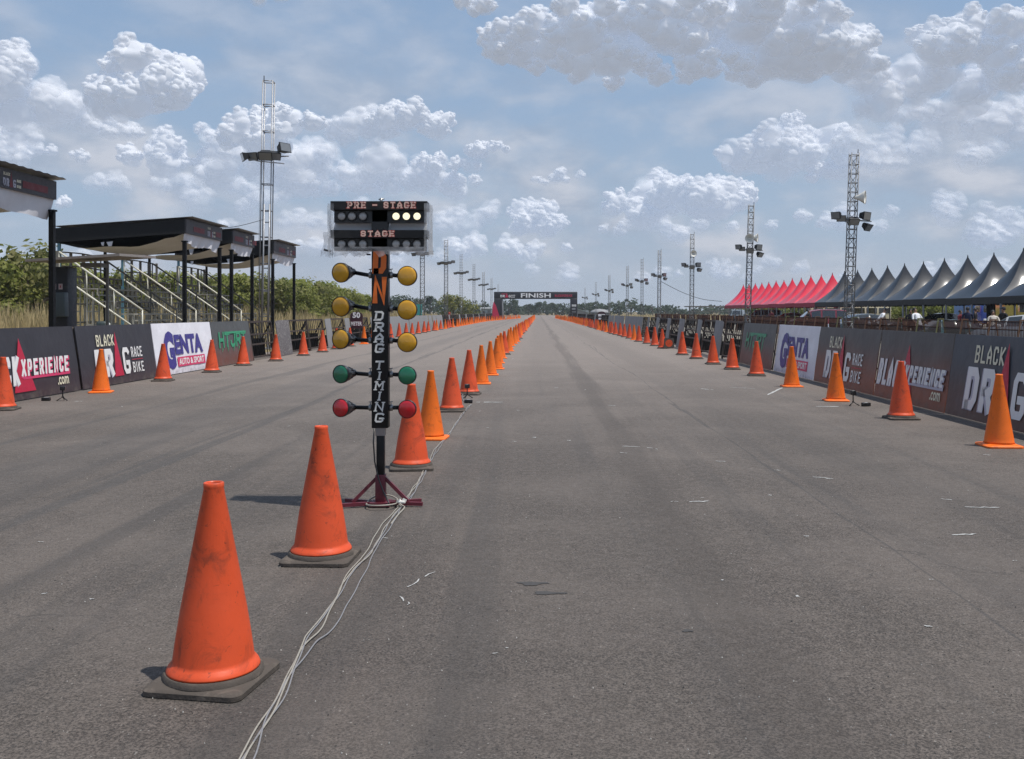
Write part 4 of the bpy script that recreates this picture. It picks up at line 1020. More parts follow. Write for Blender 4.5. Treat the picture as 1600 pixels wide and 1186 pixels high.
def mast(t, w_, h, pitch, r, mt, diag=False, inner=0.0):
    m = MB(); n = int(h / pitch)
    for sx_ in (-1, 1):
        for sy_ in (-1, 1): m.tube([(sx_ * w_ / 2, sy_ * w_ / 2, 0), (sx_ * w_ / 2, sy_ * w_ / 2, h)], r, 6)
    for k in range(n + 1):
        z = min(h - .02, .25 + k * pitch)
        c = [(-1, -1), (1, -1), (1, 1), (-1, 1)]
        for a, b in zip(c, c[1:] + c[:1]):
            m.tube([(a[0] * w_ / 2, a[1] * w_ / 2, z), (b[0] * w_ / 2, b[1] * w_ / 2, z)], r * .8, 5)
            if diag and z + pitch < h and k % 1 == 0:
                s = 1 if k % 2 else -1
                A, Bq = (a, b) if s > 0 else (b, a)
                m.tube([(A[0] * w_ / 2, A[1] * w_ / 2, z), (Bq[0] * w_ / 2, Bq[1] * w_ / 2, z + pitch)], r * .6, 5)
    if inner:
        wi = w_ * .55
        for sx_ in (-1, 1): m.tube([(sx_ * wi / 2 + .06, -w_ / 2 - .05, 0), (sx_ * wi / 2 + .06, -w_ / 2 - .05, inner)], r * 1.15, 6)
        for k in range(int(inner / .95)): m.box((.06, -w_ / 2 - .05, .5 + k * .95), (wi, .03, .05))
    m.build('mast', mt, t)
    m = MB(); m.box((0, 0, .02), (w_ * 2, w_ * 2, .04)); m.build('base_plate', mt, t)
T_GL, T_GR = 'floodlight masts behind the left barriers', 'floodlight masts behind the right barriers'
def tower_big():
    t = thing('floodlight_mast', 'tall lattice floodlight mast rising behind the grandstands on the left', 'light mast', (0, 0, 0), 0, T_GL)
    mast(t, .40, 11.15, 1.1, .027, ALU, inner=6.0)
    m = MB(); zl = 7.95
    m.tube([(-.85, -.25, zl - .05), (-.3, -.3, zl - .18), (.75, -.25, zl - .25)], .025, 6); m.tube([(-.9, .15, zl), (.85, .1, zl + .12)], .03, 6); m.build('crossarm', ALU, t)
    flood(t, Vector((-.85, -.2, zl + .02)), R(-65), R(18)); flood(t, Vector((-.5, -.2, zl + .06)), R(-25), R(25)); flood(t, Vector((0.0, -.34, zl + .1)), R(5), R(40), 1.15); flood(t, Vector((.35, -.28, zl + .1)), R(20), R(40)); flood(t, Vector((.66, -.15, zl + .38)), R(50), R(-16), 1.15)
    m = MB()
    for sx_ in (-.27, .3): m.tube([(sx_, -.2, 0), (sx_ * .9, -.2, zl - .2)], .007, 5)
    m.tube([(-.2, 0, 11.1), (-.2, 0, 11.38)], .02, 6); m.build('cables', FLD, t)
    return t
bt = place(tower_big(), (at(413.3, 500, 40).x, 40, 0), .05, ry=R(.92))
m = MB(); m.tube(catmull([Vector((bt.location.x, 40, 5.4)), Vector((bt.location.x - .8, 38.5, 4.95)), Vector((bt.location.x - 1.6, 37, 4.75))], 6), .012, 5)
tag(m.build('guy_rope', FLD), 'thin rope from the big left mast to the grandstand roof', 'rope')
def tower_small(side, h, zl, w_, horns):
    t = thing('floodlight_mast', 'mast', 'light mast', (0, 0, 0), 0, T_GL if side < 0 else T_GR)
    mast(t, w_, h, .42, .023, ALUD, diag=True)
    m = MB(); m.tube([(-.85, -.1, zl), (.85, -.1, zl - .05)], .03, 6); m.tube([(-.5, .2, zl), (.5, .2, zl)], .03, 6); m.box((0, 0, zl), (w_ * 1.35, w_ * 1.35, .2)); m.build('crossarm', ALUD, t)
    if side > 0:
        flood(t, Vector((-.74, -.15, zl + .17)), R(-50), R(12), .95); flood(t, Vector((-.52, -.1, zl + .06)), R(-20), R(20), .85); flood(t, Vector((-.05, -.32, zl - .05)), R(0), R(42)); flood(t, Vector((.48, -.2, zl + .18)), R(35), R(8), 1.1); flood(t, Vector((.62, -.15, zl - .28)), R(40), R(35), 1.0)
    else:
        flood(t, Vector((-.82, -.15, zl - .08)), R(-35), R(25)); flood(t, Vector((-.4, -.2, zl)), R(-10), R(25)); flood(t, Vector((.05, -.3, zl - .08)), R(0), R(42)); flood(t, Vector((.45, -.2, zl + .02)), R(15), R(25)); flood(t, Vector((.85, -.15, zl + .12)), R(35), R(12))
    for (hx, hz, yaw) in horns:
        q = Matrix.Rotation(yaw, 3, 'Z') @ Matrix.Rotation(R(90), 3, 'X'); b = MB()
        b.lathe([(.05, -.34), (.08, -.26), (.11, -.14), (.20, .0), (.29, .14), (.31, .17), (.27, .13), (.08, -.02), (.09, -.05)], 20, (hx, -.25, hz), rot=q); b.build('loudspeaker_horn', HORN, t)
    m = MB(); m.tube([(w_ / 2, 0, h), (w_ / 2, 0, h + .18)], .02, 6); m.build('aerial', FLD, t)
    return t
# right row: (pixel x at mid height, Y, label)
XRM = 14.2
rights = [(1329, 'nearest floodlight mast on the right with one white loudspeaker horn', [(.30, 6.72, R(60))]), (1170, 'floodlight mast with two white horns in front of the red tents', [(-.08, 6.45, R(-10)), (.28, 6.5, R(70))]),
          (1080.5, 'floodlight mast just left of the red tents with one small horn', [(.05, 6.9, R(20))]), (1029.5, 'floodlight mast on the right holding the sagging cable', []), (1003, 'fifth floodlight mast on the right, left of the cable mast', []),
          (980, 'sixth floodlight mast on the right, between the fifth and seventh', []), (952, 'seventh floodlight mast on the right, second outside the finish arch', []), (931, 'eighth floodlight mast on the right, small and pale', []), (914, 'smallest floodlight mast on the right, nearest to the finish arch', [])]
proto_r = None
for i, (x, lab, horns) in enumerate(rights):
    Yt = F * XRM / (x - CX)
    if i < 3: o = tower_small(1, 8.75, 5.72, .34, horns)
    else:
        if proto_r is None: proto_r = tower_small(1, 8.75, 5.72, .34, []); o = proto_r
        else: o = copy_tree(proto_r)
    place(o, (XRM - (.12 if i < 2 else 0), Yt, 0), crnd.uniform(-.1, .1), lab, T_GR, ry=R([1.9, 1.9, .5, .6, .2, .3, .1, .1, .1][i]))
lefts = [(660, 98, 10.2, 'floodlight mast half hidden behind the stage lamps'), (697, 118, 10.3, 'floodlight mast left of the round green tree'), (720.5, 141, 9.9, 'third small floodlight mast on the left, right of the round tree'), (740.5, 170, 9.9, 'fourth small floodlight mast on the left'),
         (755.5, 204, 9.9, 'fifth small floodlight mast on the left, with crossarm touching its neighbour'), (768, 232, 9.6, 'sixth small floodlight mast on the left, just outside the finish arch'), (778.5, 268, 9.2, 'faint far mast behind the left leg of the finish arch')]
proto_l = None
for i, (x, Yt, h, lab) in enumerate(lefts):
    if proto_l is None: proto_l = tower_small(-1, 10.2, 7.5, .42, []); o = proto_l
    else: o = copy_tree(proto_l)
    place(o, (at(x, 487, Yt).x, Yt, 0), crnd.uniform(-.1, .1), lab, T_GL, (1, 1, h / 10.2))
a = at(1033, 440, F * XRM / 189.5); b = at(1128, 471, 118)
m = MB(); m.tube(catmull([a, a.lerp(b, .33) + Vector((0, 0, -.45)), a.lerp(b, .66) + Vector((0, 0, -.5)), b], 8), .03, 5)
tag(m.build('hanging_cable', FLD), 'dark cable sagging from the fourth right mast towards the red tents', 'cable')
# ------------------------------------------------------------------ grandstands on the left
ROOFB = mat('black_roof_sheet', (.013, .0135, .015), .6, spec=.25, var=.25)
CLOTH = mat('white_cloth', (.66, .66, .70), .8, var=.12, vscale=4)
CEIL = mat('grey_ceiling_cloth', (.70, .69, .68), .9, var=.15, vscale=2)
TIN = mat('corrugated_tin', (.42, .43, .45), .4, metal=.6, var=.2)
POSTB = mat('black_post', (.006, .0065, .008), .6, spec=.2, var=.2)
BLUEP = mat('blue_post', (.10, .23, .30), .5, var=.2)
RAILW = mat('cream_rail', (.62, .60, .50), .45, var=.12)
SCAF = mat('scaffold_steel', (.40, .38, .32), .6, metal=.2, var=.35, dirt=(.20, .17, .12), dirt_amt=.6, dirt_scale=5)
SCAFD = mat('dark_scaffold', (.17, .16, .145), .6, var=.35, dirt=(.10, .09, .07), dirt_amt=.5)
FASC = mat('charcoal_fascia', (.040, .036, .042), .55, var=.2)
FASR = mat('dim_red_print', (.15, .018, .025), .6, var=.3, vscale=3)
def canopy(y0, y1, xf, xb, ztop, zbot, lab, posts=True, xroof=.5):
    """Flat tin roof with printed fascia to the road, cloth curtain under it, sagging ceiling cloth and posts."""
    t = thing('grandstand_canopy', lab, 'canopy', (0, 0, 0), 0, 'canopies over the grandstands')
    drop = .30
    m = MB(); n = 60
    for k in range(n):
        ya, yb_ = y0 - .06 + (y1 - y0 + .12) * k / n, y0 - .06 + (y1 - y0 + .12) * (k + 1) / n
        za, zb = (.018 if k % 2 else 0), (.018 if (k + 1) % 2 else 0)
        A = (xf + .22, ya, ztop + .06 + za); Bq = (xf + .22, yb_, ztop + .06 + zb); C = (xb, yb_, ztop - drop + .06 + zb); D = (xb, ya, ztop - drop + .06 + za)
        m.face([A, Bq, C, D]); m.face([(p[0], p[1], p[2] - .012) for p in (D, C, Bq, A)])
    m.build('roof', TIN, t)
    m = MB(); m.box((xf, (y0 + y1) / 2, (ztop + zbot) / 2), (.05, y1 - y0, ztop - zbot - .004)); f = m.build('fascia', FASC, t)
    m = MB(); fc = Face(m, (xf + .025, y0, zbot), (0, 1, 0), (0, 0, 1), .006); L = y1 - y0; hh = ztop - zbot
    for base in ([.05] if L < 4 else [L - 4.2, L - 8.0]):
        c0_ = base + (L * .55 if L < 4 else 2.0); s = hh * .78
        fc.strokes('BLACK', c0_ + .05 * s, hh * .64, .75 * s, .2 * s, .045 * s, 0, gap=.3); fc.strokes('DR', c0_, hh * .12, .7 * s, .5 * s, .12 * s, 1, gap=.25)
        fc.poly([(c0_ + .75 * s, hh * .1), (c0_ + 1.15 * s, hh * .1), (c0_ + .95 * s, hh * .9)], 2); fc.strokes('G', c0_ + 1.17 * s, hh * .12, .33 * s, .5 * s, .11 * s, 1)
        fc.strokes('RACE', c0_ + 1.6 * s, hh * .42, .5 * s, .18 * s, .05 * s, 0); fc.strokes('BIKE', c0_ + 1.6 * s, hh * .14, .5 * s, .18 * s, .05 * s, 0)
        fc.rect(c0_ + 2.3 * s, hh * .22, 1.05 if L > 4 else .5, hh * .36, 2, 3); fc.rect(max(.02, c0_ - 1.3), hh * .22, 1.0, hh * .36, 2, 3)
    m.build('lettering', [L_CR, L_LAV, FASR], f)
    for yy in (y0, y1):
        m = MB(); s = .025 if yy == y0 else -.025
        pts = [(xf - .027, ztop), (xf - .027, zbot), (xb, zbot - drop + .02), (xb, ztop - drop)]
        m.face([(x, yy + s * .0, z) for x, z in pts]); m.face([(x, yy + s * 2, z) for x, z in pts][::-1])
        for (a, b) in zip(pts, pts[1:] + pts[:1]): m.face([(a[0], yy, a[1]), (a[0], yy + s * 2, a[1]), (b[0], yy + s * 2, b[1]), (b[0], yy, b[1])])
        m.build('side_panel', ROOFB, t)
    m = MB(); m.box((xb + .0, (y0 + y1) / 2, (ztop + zbot) / 2 - drop), (.05, y1 - y0 - .06, ztop - zbot)); m.build('rear_panel', ROOFB, t)
    rr = random.Random(int(y0 * 10)); m = MB(); nx = 40
    # curtain under the fascia, gathered and hanging unevenly
    vs = []
    for j in range(5):
        for i in range(nx + 1):
            u = i / nx; s = j / 4; g = .04 * math.sin(u * 34 + 2 * s) * s + .03 * math.sin(u * 11) * s
            sag = .30 + .13 * u + .05 * math.sin(u * 9 + y0) + (rr.uniform(-.012, .012) if j == 4 else 0)
            vs.append((xf - .035 + g - .08 * s, y0 + (y1 - y0) * u, zbot + .02 - sag * s))
    m.mesh(vs, [(j * (nx + 1) + i, j * (nx + 1) + i + 1, (j + 1) * (nx + 1) + i + 1, (j + 1) * (nx + 1) + i) for j in range(4) for i in range(nx)], 0, True)
    m.build('curtain', CLOTH, t)
    m = MB(); vs = []; ny, nx2 = 16, 14
    for j in range(nx2 + 1):
        for i in range(ny + 1):
            u = i / ny; s = j / nx2; x = xf - .12 + (xb + .15 - xf + .12) * s
            z = zbot - .02 - drop * s - .34 * math.sin(PI * s) ** .8 * (.75 + .25 * math.sin(PI * u)) + .03 * math.sin(13 * s + 3 * u) + rr.uniform(-.006, .006)
            if i == 0: z += rr.uniform(-.02, .01)
            vs.append((x, y0 + .08 + (y1 - y0 - .16) * u, z))
    m.mesh(vs, [(j * (ny + 1) + i, j * (ny + 1) + i + 1, (j + 1) * (ny + 1) + i + 1, (j + 1) * (ny + 1) + i) for j in range(nx2) for i in range(ny)], 0, True)
    for k in range(2):
        s = rr.uniform(.03, .95); x = xf - .2 + (xb + .2 - xf) * s; z = zbot - .12 - drop * s * .8 - .1; wd = rr.uniform(.06, .25); ln = rr.uniform(.06, .26)
        m.face([(x, y0 + .05, z + .1), (x - wd, y0 + .05, z + .08), (x - wd * .6, y0 + .03, z + .1 - ln), (x - wd * .2, y0 + .06, z + .06 - ln * .7)], 1)
    m.build('ceiling_cloth', [CEIL, CLOTH], t)
    if posts:
        for yy in (y0 + .05, y1 - .05):
            m = MB(); m.bar((xf - .05, yy, 0), (xf - .05, yy, zbot - .25), .11, .11, up=Vector((0, 1, 0))); m.box((xf - .05, yy, zbot - .25), (.16, .16, .04)); m.build('post', POSTB, t)
        for yy, mt in ((y0 + .1, BLUEP), (y1 - .1, POSTB)):
            m = MB(); m.bar((xb + .1, yy, 0), (xb + .1, yy, zbot - drop), .08, .08, up=Vector((0, 1, 0))); m.build('rear_post', mt, t)
    return t
XF, XB = -11.0, -15.1
def side(px, Y): return (px - CX) * Y / F
canopy(12.0, 21.9, XF, XB, 4.52, 4.10, 'nearest black canopy with printed fascia cut by the left picture edge')
canopy(30.0, 33.4, XF, XB, 4.46, 4.00, 'second canopy, long black side panel and ragged white ceiling cloth')
canopy(34.6, 37.2, XF, XB, 4.50, 4.02, 'third canopy, small one half hidden behind the second canopy')
canopy(40.0, 43.6, XF, XB, 4.50, 3.98, 'fourth canopy, farthest one just right of the tall lattice mast')
def bleacher(y0, y1, lab):
    t = thing('bleacher', lab, 'grandstand', (0, 0, 0), 0, 'steel bleachers under the canopies')
    steps = [(-12.9, 1.47), (-13.5, 1.87), (-14.1, 2.27), (-14.7, 2.66)]
    rr = random.Random(int(y0))
    for k, (x, z) in enumerate(steps):
        ya, yb_ = y0 + .1 + .05 * k, y1 - .05
        m = MB(); m.box((x, (ya + yb_) / 2, z), (.52, yb_ - ya, .045)); m.box((x + .25, (ya + yb_) / 2, z - .20), (.04, yb_ - ya, .04))
        n = 10
        for q in range(n + 1): m.box((x + .25, ya + (yb_ - ya) * q / n, z - .10), (.03, .03, .18))
        m.build('tread', SCAFD if k % 2 else SCAF, t)
    m = MB()
    for yy in (y0 + .05, y0 + .5, (y0 + y1) / 2 + .1, y1 - .1):
        for x, z in [(-12.65, 1.4)] + steps[1:] + [(-15.0, 2.7)]:
            m.box((x, yy, z / 2), (.045, .045, z)); m.box((x + .17, yy, z / 2 - .05), (.035, .035, z - .1))
            for zz in range(int(z / .42)): m.box((x + .085, yy, .3 + .42 * zz), (.17, .03, .04))
        for z in (.5, 1.05): m.bar((-12.6, yy, z), (-15.0, yy, z), .045, .045)
    for z in (.6, 1.2, 1.8): m.bar((-15.0, y0, z), (-15.0, y1, z), .05, .05)
    for x in (-13.2, -13.9): m.bar((x, y0 + .1, .9), (x, y1 - .1, .9), .05, .05)
    m.build('scaffold', SCAF, t)
    for yy, mt in ((y0, RAILW), (y1 - .55, SCAFD)):  # far handrail gets darker steel, its shade put into the colour
        m = MB()
        for dz in (0, -.72): m.tube([(-14.95, yy, 3.42 + dz), (-12.35, yy, 1.60 + dz)], .030, 8)
        for f in (0, .33, .66, 1.0): m.tube([(-14.95 + 2.6 * f, yy, 3.42 - 1.82 * f), (-14.95 + 2.6 * f, yy, 3.42 - 1.82 * f - (.78 if f < 1 else 1.0))], .022, 6)
        m.build('handrail', mt, t)
    m = MB()
    for z in (3.42, 2.98): m.tube(catmull([Vector((-15.0, y0, z)), Vector((-15.05, (y0 + y1) / 2, z + .04)), Vector((-15.0, y1, z - .02))], 5), .024, 6)
    for q in range(5): m.box((-15.0, y0 + (y1 - y0) * q / 4, 3.05), (.07, .07, .8))
    m.build('guard_rail', SCAFD, t)
    return t
bleacher(30.0, 33.4, 'steel bleacher with cream handrails, nearest one behind the black cabinet')
bleacher(34.7, 37.8, 'middle steel bleacher with cream handrails')
bleacher(40.0, 43.2, 'farthest steel bleacher, beside the tall lattice mast')
bleacher(12.4, 21.4, 'steel bleacher under the nearest canopy, outside the left picture edge')

# cabinet with a wide flat board on top, beside the nearest canopy post
t = thing('timing_booth', 'dark cabinet with a wide flat board on top behind the left barriers', 'booth', (at(100, 487, 24).x, 24, 0))
m = MB(); m.rbox((0, 0, 1.33), (.42, .5, 2.66), .02); m.box((.0, .3, 1.2), (.3, .1, 2.2)); m.build('cabinet', mat('navy_black_panel', (.020, .021, .028), .5, var=.3, dirt=(.09, .08, .07), dirt_amt=.4), t)
m = MB(); q = at(143, 406, 24); x0 = at(64, 487, 24).x - at(100, 487, 24).x; x1 = at(207, 487, 24).x - at(100, 487, 24).x
vs = [(x0, -.75, 2.76), (x1, -.75, 2.90), (x1 + .25, .85, 2.93), (x0, .85, 2.80)]
m.mesh([*vs, *[(x, y, z + .06) for x, y, z in vs]], [(3, 2, 1, 0), (4, 5, 6, 7), (0, 1, 5, 4), (1, 2, 6, 5), (2, 3, 7, 6), (3, 0, 4, 7)]); m.build('top_board', mat('weathered_board', (.26, .235, .22), .7, var=.2, dirt=(.16, .06, .04), dirt_amt=.6), t)
m = MB(); m.box((.75, 0, 2.71), (.5, .4, .1)); m.bar((.95, .3, 0), (.95, .3, 2.8), .06, .06, up=Vector((0, 1, 0))); m.build('bracket', SCAFD, t)
m = MB(); m.rbox((.08, -.36, 1.72), (.34, .2, .60), .02, rot=(0, R(-2), 0)); m.build('meter_box', mat('slate_box', (.075, .095, .105), .5, var=.1), t)
m = MB(); f = Face(m, (-.17, -.25, 2.1), (1, 0, 0), (0, 0, 1), .004); f.rect(0, 0, .1, .14, 0); f.rect(.16, 0, .1, .14, 0); f.rect(.03, .05, .03, .07, 1, 3); f.rect(.19, .04, .03, .06, 1, 3); m.build('sticker', [mat('pale_pink_sticker', (.55, .42, .42), .6), mat('red_sticker', (.4, .05, .06), .6)], t)
m = MB(); m.bar((-.17, -.27, 0), (-.17, -.27, 1.6), .07, .04, up=Vector((0, 1, 0))); m.box((.1, -.255, .55), (.09, .01, .5), rot=(0, R(8), 0)); m.build('conduit', mat('grey_conduit', (.17, .17, .18), .6), t)
m = MB(); c = Vector((at(162, 505, 29.4).x, 29.4, 1.05)); m.rbox(c, (.34, .4, .42), .08); m.rbox(c + Vector((0, 0, -.6)), (.3, .35, .85), .05); m.rbox(c + Vector((.22, -.2, .1)), (.14, .1, .12), .04, 1)
tag(m.build('equipment_case', [mat('dark_teal_case', (.03, .045, .045), .6), mat('white_knob', (.6, .6, .58), .5)]), 'dark upright case standing in front of the nearest bleacher', 'case')

# ------------------------------------------------------------------ finish arch
AY = 190.0
def ax(px): return (px - CX) * AY / F
def az_(py): return H - (py - CY) * AY / F
ARCHM = mat('black_arch_fabric', (.014, .014, .020), .55, var=.2)
t = thing('finish_arch', 'black inflatable finish arch across the far end of the lane', 'arch', (0, AY, 0))
m = MB(); xa, xb_, zt, zb = ax(772), ax(902), az_(456), az_(467.2)
m.rbox(((xa + xb_) / 2, 0, (zt + zb) / 2), (xb_ - xa, 1.2, zt - zb), .12); m.build('beam', ARCHM, t)
for x0, x1 in ((772, 784.5), (891, 902)):
    m = MB(); m.rbox(((ax(x0) + ax(x1)) / 2, 0, zb / 2 + .06), (ax(x1) - ax(x0), 1.25, zb + .1), .1); m.build('leg', ARCHM, t)
m = MB(); f = Face(m, (xa, -.6, zb), (1, 0, 0), (0, 0, 1), .02); hh = zt - zb
def fx(px): return ax(px) - xa
f.font('FINISH', fx(814), hh * .18, fx(860.5) - fx(814), hh * .62, 0, .025)
f.strokes('DR', fx(782), hh * .22, .85, hh * .34, .12, 0, gap=.2); f.poly([(fx(789), hh * .2), (fx(794.5), hh * .2), (fx(792), hh * .85)], 2); f.strokes('G', fx(795), hh * .22, .4, hh * .34, .1, 0)
f.strokes('RACE', fx(799), hh * .42, .75, hh * .16, .05, 0); f.strokes('BIKE', fx(799), hh * .18, .7, hh * .16, .05, 0); f.strokes('BLACK', fx(784), hh * .62, .8, hh * .16, .05, 2)
f.strokes('BLACKXPERIENCE', fx(867), hh * .30, fx(894) - fx(867), hh * .32, .07, 2, gap=.3)
f2 = Face(m, (ax(891), -.625, 0), (1, 0, 0), (0, 0, 1), .02); f2.strokes('DRG', .3, az_(479), .85, .4, .1, 0, gap=.2); f2.rect(.3, az_(484), .7, .35, 3); f2.rect(.3, az_(488), .8, .15, 3, 2)
m.build('lettering', [mat('arch_white', (.85, .85, .85), .5), L_CR, mat('arch_red', (.55, .03, .08), .5), mat('arch_grey', (.25, .26, .27), .5)], t)
m = MB(); m.tube([(ax(785.5), -.2, 0), (ax(785.5), -.2, zb)], .12, 6); m.tube([(ax(786.5), .2, 0), (ax(785.5), .2, zb)], .1, 6); m.build('support_pole', mat('pale_pole', (.5, .5, .5), .5), t)
m = MB(); pts = [(770.5, 500), (783, 500), (780, 489), (776, 477), (772.8, 471), (771, 480)]; P3 = [Vector((ax(x), AY - 4, max(.02, H - (y - CY) * (AY - 4) / F))) for x, y in pts]
m.face(P3[::-1]); m.face([q + Vector((0, .12, 0)) for q in P3])
for a, b in zip(P3, P3[1:] + P3[:1]): m.face([a, b, b + Vector((0, .12, 0)), a + Vector((0, .12, 0))])
tag(m.build('red_flag', mat('crimson_flag', (.55, .015, .07), .6, var=.1)), 'crimson triangular flag beside the left leg of the finish arch', 'flag')

# ------------------------------------------------------------------ tents
def vinyl(name, col, rough):
    m, nt, p = base_mat(name); v = obj_coord(nt)
    c = mixc(nt, noise(nt, v, 1.4, 4), tuple(k * .85 for k in col), tuple(min(1, k * 1.15) for k in col)); nt.links.new(c, p.inputs['Base Color'])
    p.inputs['Roughness'].default_value = rough; p.inputs['Specular IOR Level'].default_value = .2; p.inputs['Coat Weight'].default_value = .6; p.inputs['Coat Roughness'].default_value = .12
    b = nt.nodes.new('ShaderNodeBump'); b.inputs['Strength'].default_value = .12; b.inputs['Distance'].default_value = .03
    nt.links.new(noise(nt, v, 3.2, 2), b.inputs['Height']); nt.links.new(b.outputs[0], p.inputs['Normal']); return m
V_BLK, V_RED = vinyl('black_vinyl', (.005, .008, .015), .5), vinyl('pink_red_vinyl', (.60, .003, .036), .5)
V_BLKV, V_REDV = mat('black_valance', (.010, .011, .013), .7), mat('dark_red_valance', (.30, .008, .035), .7)
PITCH = 3.42; XT = 26.7
def make_tent(roofm, valm):
    t = thing('pagoda_tent', 'tent', 'tent')
    hx, hy, ze, zp = 2.1, PITCH / 2 - .01, 2.34, 4.98
    m = MB(); n = 12; k2 = 8
    def prof(r): return ze + (zp - ze) * ((1 - r) ** 4 * .38 + (1 - r) * .62)
    for sd in range(4):
        vs = []
        for j in range(n + 1):
            r = j / n
            for i in range(k2 + 1):
                u = -1 + 2 * i / k2
                q = r * (1 - .0 * (1 - u * u))
                x, y = ((q, u * q), (-u * q, q), (-q, -u * q), (u * q, -q))[sd]
                rr_ = r; z = prof(rr_) + .17 * (1 - u * u) * math.sin(PI * r)
                vs.append((x * hx, y * hy, z))
        m.mesh(vs, [(j * (k2 + 1) + i, (j + 1) * (k2 + 1) + i, (j + 1) * (k2 + 1) + i + 1, j * (k2 + 1) + i + 1) for j in range(n) for i in range(k2)], 0, True)
    m.build('roof', roofm, t)
    m = MB(); c = [(hx, hy), (-hx, hy), (-hx, -hy), (hx, -hy)]
    for a, b in zip(c, c[1:] + c[:1]):
        N = 18
        for k in range(N):
            pa = Vector((*a, 0)).lerp(Vector((*b, 0)), k / N); pb = Vector((*a, 0)).lerp(Vector((*b, 0)), (k + 1) / N); mid_ = (pa + pb) / 2
            m.face([pa + Vector((0, 0, ze)), pb + Vector((0, 0, ze)), pb + Vector((0, 0, ze - .34)), mid_ + Vector((0, 0, ze - .42)), pa + Vector((0, 0, ze - .34))])
    m.build('valance', valm, t)
    for (x, y) in c:
        m = MB(); m.tube([(x * .985, y * .97, 0), (x * .985, y * .97, ze + .02)], .035, 6); m.build('post', ALUD, t)
    m = MB(); m.lathe([(.05, zp - .12), (.03, zp + .02), (.0, zp + .1)], 8); m.build('finial', valm, t)
    return t
tb, tr = make_tent(V_BLK, V_BLKV), make_tent(V_RED, V_REDV)
ub = ur = False
for i in range(-2, 22):
    Yt = 52.75 + PITCH * i
    if i == 20: Yt += .0
    red = i >= 10
    o = (tr if not ur else copy_tree(tr)) if red else (tb if not ub else copy_tree(tb))
    if red: ur = True
    else: ub = True
    if red: lab = f'glossy pink-red pagoda tent, {ordinal(i - 9)} of the red ones beyond the black tents'
    elif i < 0: lab = f'glossy black pagoda tent, {ordinal(-i)} one outside the right picture edge'
    else: lab = f'glossy black pagoda tent, {ordinal(i + 1)} from the right picture edge'
    place(o, (XT, Yt, 0), 0, lab, 'red pagoda tents in a row' if red else 'black pagoda tents in a row', (1, 1, crnd.uniform(.99, 1.015)))

# ------------------------------------------------------------------ rust brown barricades before the tents
RUSTM = mat('rust_brown_bars', (.042, .018, .013), .9, spec=.15, var=.4, dirt=(.05, .03, .02), dirt_amt=.6)
OLIVE, BROWN = mat('olive_trestle', (.16, .15, .055), .6, var=.2), mat('brown_trestle', (.15, .075, .04), .7, var=.25)
def make_barricade(tm):
    t = thing('barricade', 'barricade', 'barricade')
    m = MB(); L = 1.95
    for z in (.25, .6, .95, 1.22): m.tube([(0, 0, z), (0, L, z)], .022, 6)
    for k in range(22): m.tube([(0, L * k / 21, .12), (0, L * k / 21, 1.24)], .0135, 5)
    m.build('bar_panel', RUSTM, t)
    m = MB()
    m.bar((-.09, 0, 1.26), (-.30, 0, 0), .045, .045); m.bar((.09, 0, 1.26), (.30, 0, 0), .045, .045); m.box((0, 0, 1.27), (.24, .05, .045)); m.bar((-.17, 0, .7), (.17, 0, .7), .04, .04)
    m.build('trestle', tm, t)
    return t
bo, bb = make_barricade(OLIVE), make_barricade(BROWN); ubo = ubb = False
XBR = 15.5; Yb = 24.5; i = 0
while Yb < 125:
    ol = (i % 5 in (1, 2)) and Yb < 60; i += 1
    if ol: o = bo if not ubo else copy_tree(bo); ubo = True
    else: o = bb if not ubb else copy_tree(bb); ubb = True
    near = Yb < 62
    lab = (f'rust barred barricade with {"olive" if ol else "brown"} trestle, {ordinal(i)} from the near end of the tent fence') if near else 'distant rust brown barricade in the fence before the red tents'
    place(o, (XBR + crnd.uniform(-.05, .05), Yb, 0), crnd.uniform(-.06, .06), lab, 'rust brown barricades before the tents'); Yb += 2.05
# ------------------------------------------------------------------ vegetation
def leaf_mat(name, a, b, c, tr=.35, tint=(.10, .16, .02)):
    m, nt, p = base_mat(name); tcn = nt.nodes.new('ShaderNodeTexCoord'); oi = nt.nodes.new('ShaderNodeObjectInfo')
    g = nt.nodes.new('ShaderNodeNewGeometry')
    col = mixc(nt, ramp(nt, noise(nt, tcn.outputs['Object'], 1.1, 3), .35, .65), a, b)
    col = mixc(nt, ramp(nt, g.outputs['Random Per Island'], .55, 1, 0, .75), col, c)
    col = mixc(nt, math_node(nt, 'MULTIPLY', oi.outputs['Random'], .45), col, c)
    nt.links.new(col, p.inputs['Base Color']); p.inputs['Roughness'].default_value = .6; p.inputs['Specular IOR Level'].default_value = .25
    tl = nt.nodes.new('ShaderNodeBsdfTranslucent'); nt.links.new(mixc(nt, .5, col, tint), tl.inputs[0])
    mx = nt.nodes.new('ShaderNodeMixShader'); mx.inputs[0].default_value = tr
    nt.links.new(p.outputs[0], mx.inputs[1]); nt.links.new(tl.outputs[0], mx.inputs[2]); nt.links.new(mx.outputs[0], nt.nodes['Material Output'].inputs[0])
    return m
LEAF_A = leaf_mat('scrub_leaves', (.17, .20, .034), (.25, .27, .058), (.32, .31, .11), .5)
LEAF_B = leaf_mat('dull_leaves', (.14, .165, .042), (.22, .225, .066), (.30, .27, .12), .5)
LEAF_D = leaf_mat('dark_leaves', (.018, .034, .018), (.030, .048, .024), (.042, .058, .030), .2)
BARK = mat('grey_bark', (.13, .10, .075), .9, var=.3, bump=.5, bscale=15)
